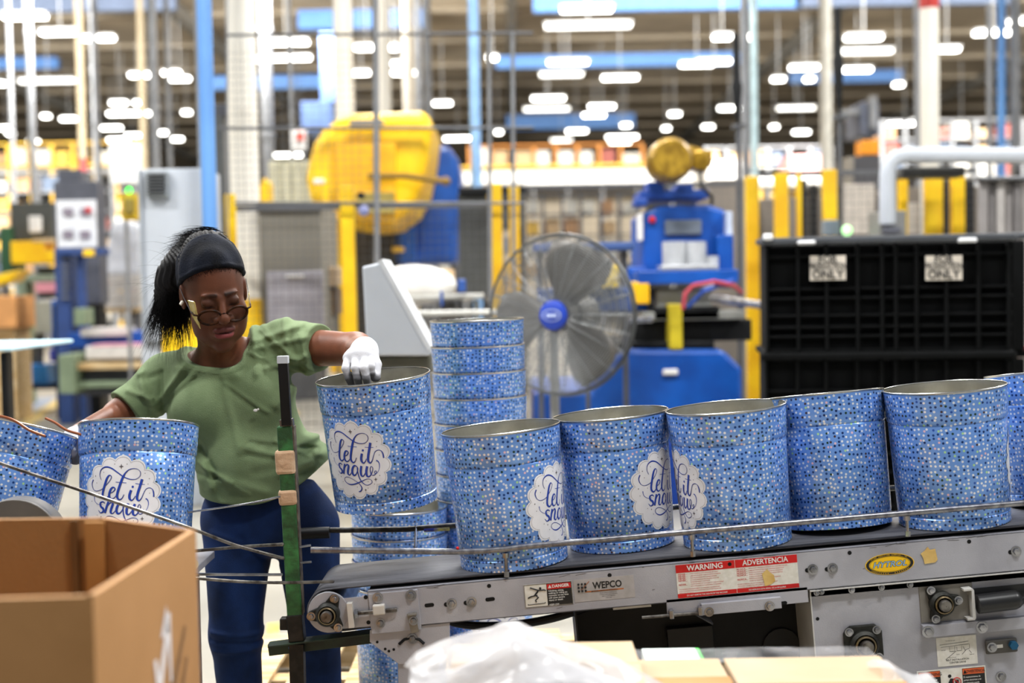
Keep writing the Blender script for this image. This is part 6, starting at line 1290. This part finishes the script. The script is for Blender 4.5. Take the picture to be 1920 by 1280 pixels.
f = MB(); rnd = random.Random(4)
def strand(p, d, l, r, curl, n=7):
    P = [Vector(p)]; d = Vector(d).normalized(); step = l/(n-1); sw = Vector((rnd.uniform(-1, 1), rnd.uniform(-1, 1), rnd.uniform(-.3, .3)))*curl
    for i in range(n-1): d = (d+sw*.12+Vector((0, 0, -.10))).normalized(); P.append(P[-1]+d*step)
    f.tube(P, [r*(1-i/(n-1)*.85) for i in range(n)], 3, caps=False)
for _ in range(2600):      # ponytail falling behind the ear
    a = rnd.random(); base = PT[0]*(1-a)+PT[2]*a; v = np.array([rnd.gauss(0, 1), rnd.gauss(0, 1), rnd.gauss(0, 1)]); v /= np.linalg.norm(v)
    p = base+v*A((.050-.014*a, .055, .058-.012*a)); strand(p, (-.22+v[0]*.35, v[1]*.25, -.95+v[2]*.2), rnd.uniform(.04, .135)*(1 if rnd.random() < .8 else 1.35), .00075, .5)
for _ in range(900):       # puff above the band, combed back
    a = rnd.random(); base = PT[3]*(1-a)+PT[4]*a; v = np.array([rnd.gauss(0, 1), rnd.gauss(0, 1), abs(rnd.gauss(0, 1))]); v /= np.linalg.norm(v)
    p = base+v*A((.050, .055, .044)); strand(p, (-.8+v[0]*.3, v[1]*.3, -.05+v[2]*.35), rnd.uniform(.03, .08), .0006, .6)
for _ in range(45):       # flyaways
    p = PT[rnd.choice((0, 1, 3))]+np.array([rnd.uniform(-.06, .02), rnd.uniform(-.03, .03), rnd.uniform(0, .06)]); strand(p, (-.8, rnd.uniform(-.3, .3), rnd.uniform(-.5, .6)), rnd.uniform(.06, .12), .0004, 1.5)
build(f, 'loose_strands', M_HAIR, hair, kind='stuff')
# baby hair at the hairline
f = MB()
for _ in range(500):
    s = rnd.choice((-1, 1)); a = rnd.uniform(0, 1); hx = s*rnd.uniform(.0, .07); hy = -.082+.9*abs(hx)**1.05*1.0+rnd.uniform(-.004, .008); hz = .088-.5*abs(hx)+rnd.uniform(-.012, .01)
    q = A((hx, hy, hz)); w0 = h2w(q); 
    for _k in range(3): w0 = project(skin_sdf, w0[None], 1)[0]
    strand(w0, HR@A((hx*3, .5, .9)), rnd.uniform(.008, .018), .0004, 2, 4)
build(f, 'hairline', M_HAIR, hair, kind='stuff')
# ---- glasses
g = 'tortoise_frame'; M_TORT = mat(g, '#150c08', .4, 0, '#3a1f0e', 90, coat=0, spec=.1); gy = -.1085; gz0 = -.020
lens = glassy('dark_tinted_lens', '#2a1812', .28, .05); M_SHIELD = glassy('yellow_side_shield', '#f2e08c', .55, .12)
root = None
f = MB()
def gp(x, y, z): return Vector(h2w((x, y, z)))
def rimp(s, q=1.0): return [gp(s*.0335+.0268*q*math.cos(a)*(1.0), gy+.010*(abs(s*.0335+.0268*math.cos(a))/.06)**2, gz0+.0175*q*math.sin(a)*(1 if math.sin(a) < 0 else .92)) for a in np.linspace(0, 2*math.pi, 33)]
for s in (-1, 1): f.tube(rimp(s), .0038, 8, caps=False)
f.tube([gp(-.0085, gy, gz0+.004), gp(0, gy-.003, gz0+.007), gp(.0085, gy, gz0+.004)], .0022, 8)
for s in (-1, 1): f.tube([gp(s*.060, gy+.008, gz0+.006), gp(s*.070, gy+.014, gz0+.007), gp(s*.073, gy+.03, gz0+.008)], .0028, 8)
gl = build(f, 'glasses', M_TORT, woman, smooth=True, label='tortoiseshell reading glasses low on the nose')
for s in (-1, 1): f = MB(); P = rimp(s, .97)[:-1]; f.add(P, [tuple(range(len(P)))]); build(f, 'lens', lens, gl)
for s in (-1, 1): f = MB(); f.tube([gp(s*.073, gy+.03, gz0+.008), gp(s*.080, -.03, .006), gp(s*.083, .0, .022)], .0011, 6); build(f, 'temple', M_STEEL, gl, smooth=True)
for s in (-1, 1):
    f = MB(); vs = []; n = 9
    for i in range(n):
        for j in range(7):
            u = i/(n-1); v = j/6; rr = .034*(1-.35*v); a = R(115)-R(190)*u
            vs.append(gp(s*(.0625+.010*v+.004*math.sin(a)), gy+.010+.036*v, gz0+.006+rr*math.sin(a)*1.0+.004*v))
    f.add(vs, [(i*7+j, i*7+j+1, (i+1)*7+j+1, (i+1)*7+j) for i in range(n-1) for j in range(6)])
    o = build(f, 'side_shield', M_SHIELD, gl, smooth=2); s_ = o.modifiers.new('s', 'SOLIDIFY'); s_.thickness = .0015
f = MB()
for s in (-1,): f.sph(gp(s*.083, -.012, -.010), .0052, 12); f.tube([gp(s*.083, -.012, -.010), gp(s*.088, -.016, -.013)], .004, 10)
build(f, 'ear_plug', mat('cream_ear_plug', '#f2ecdc', .4), woman, smooth=True)
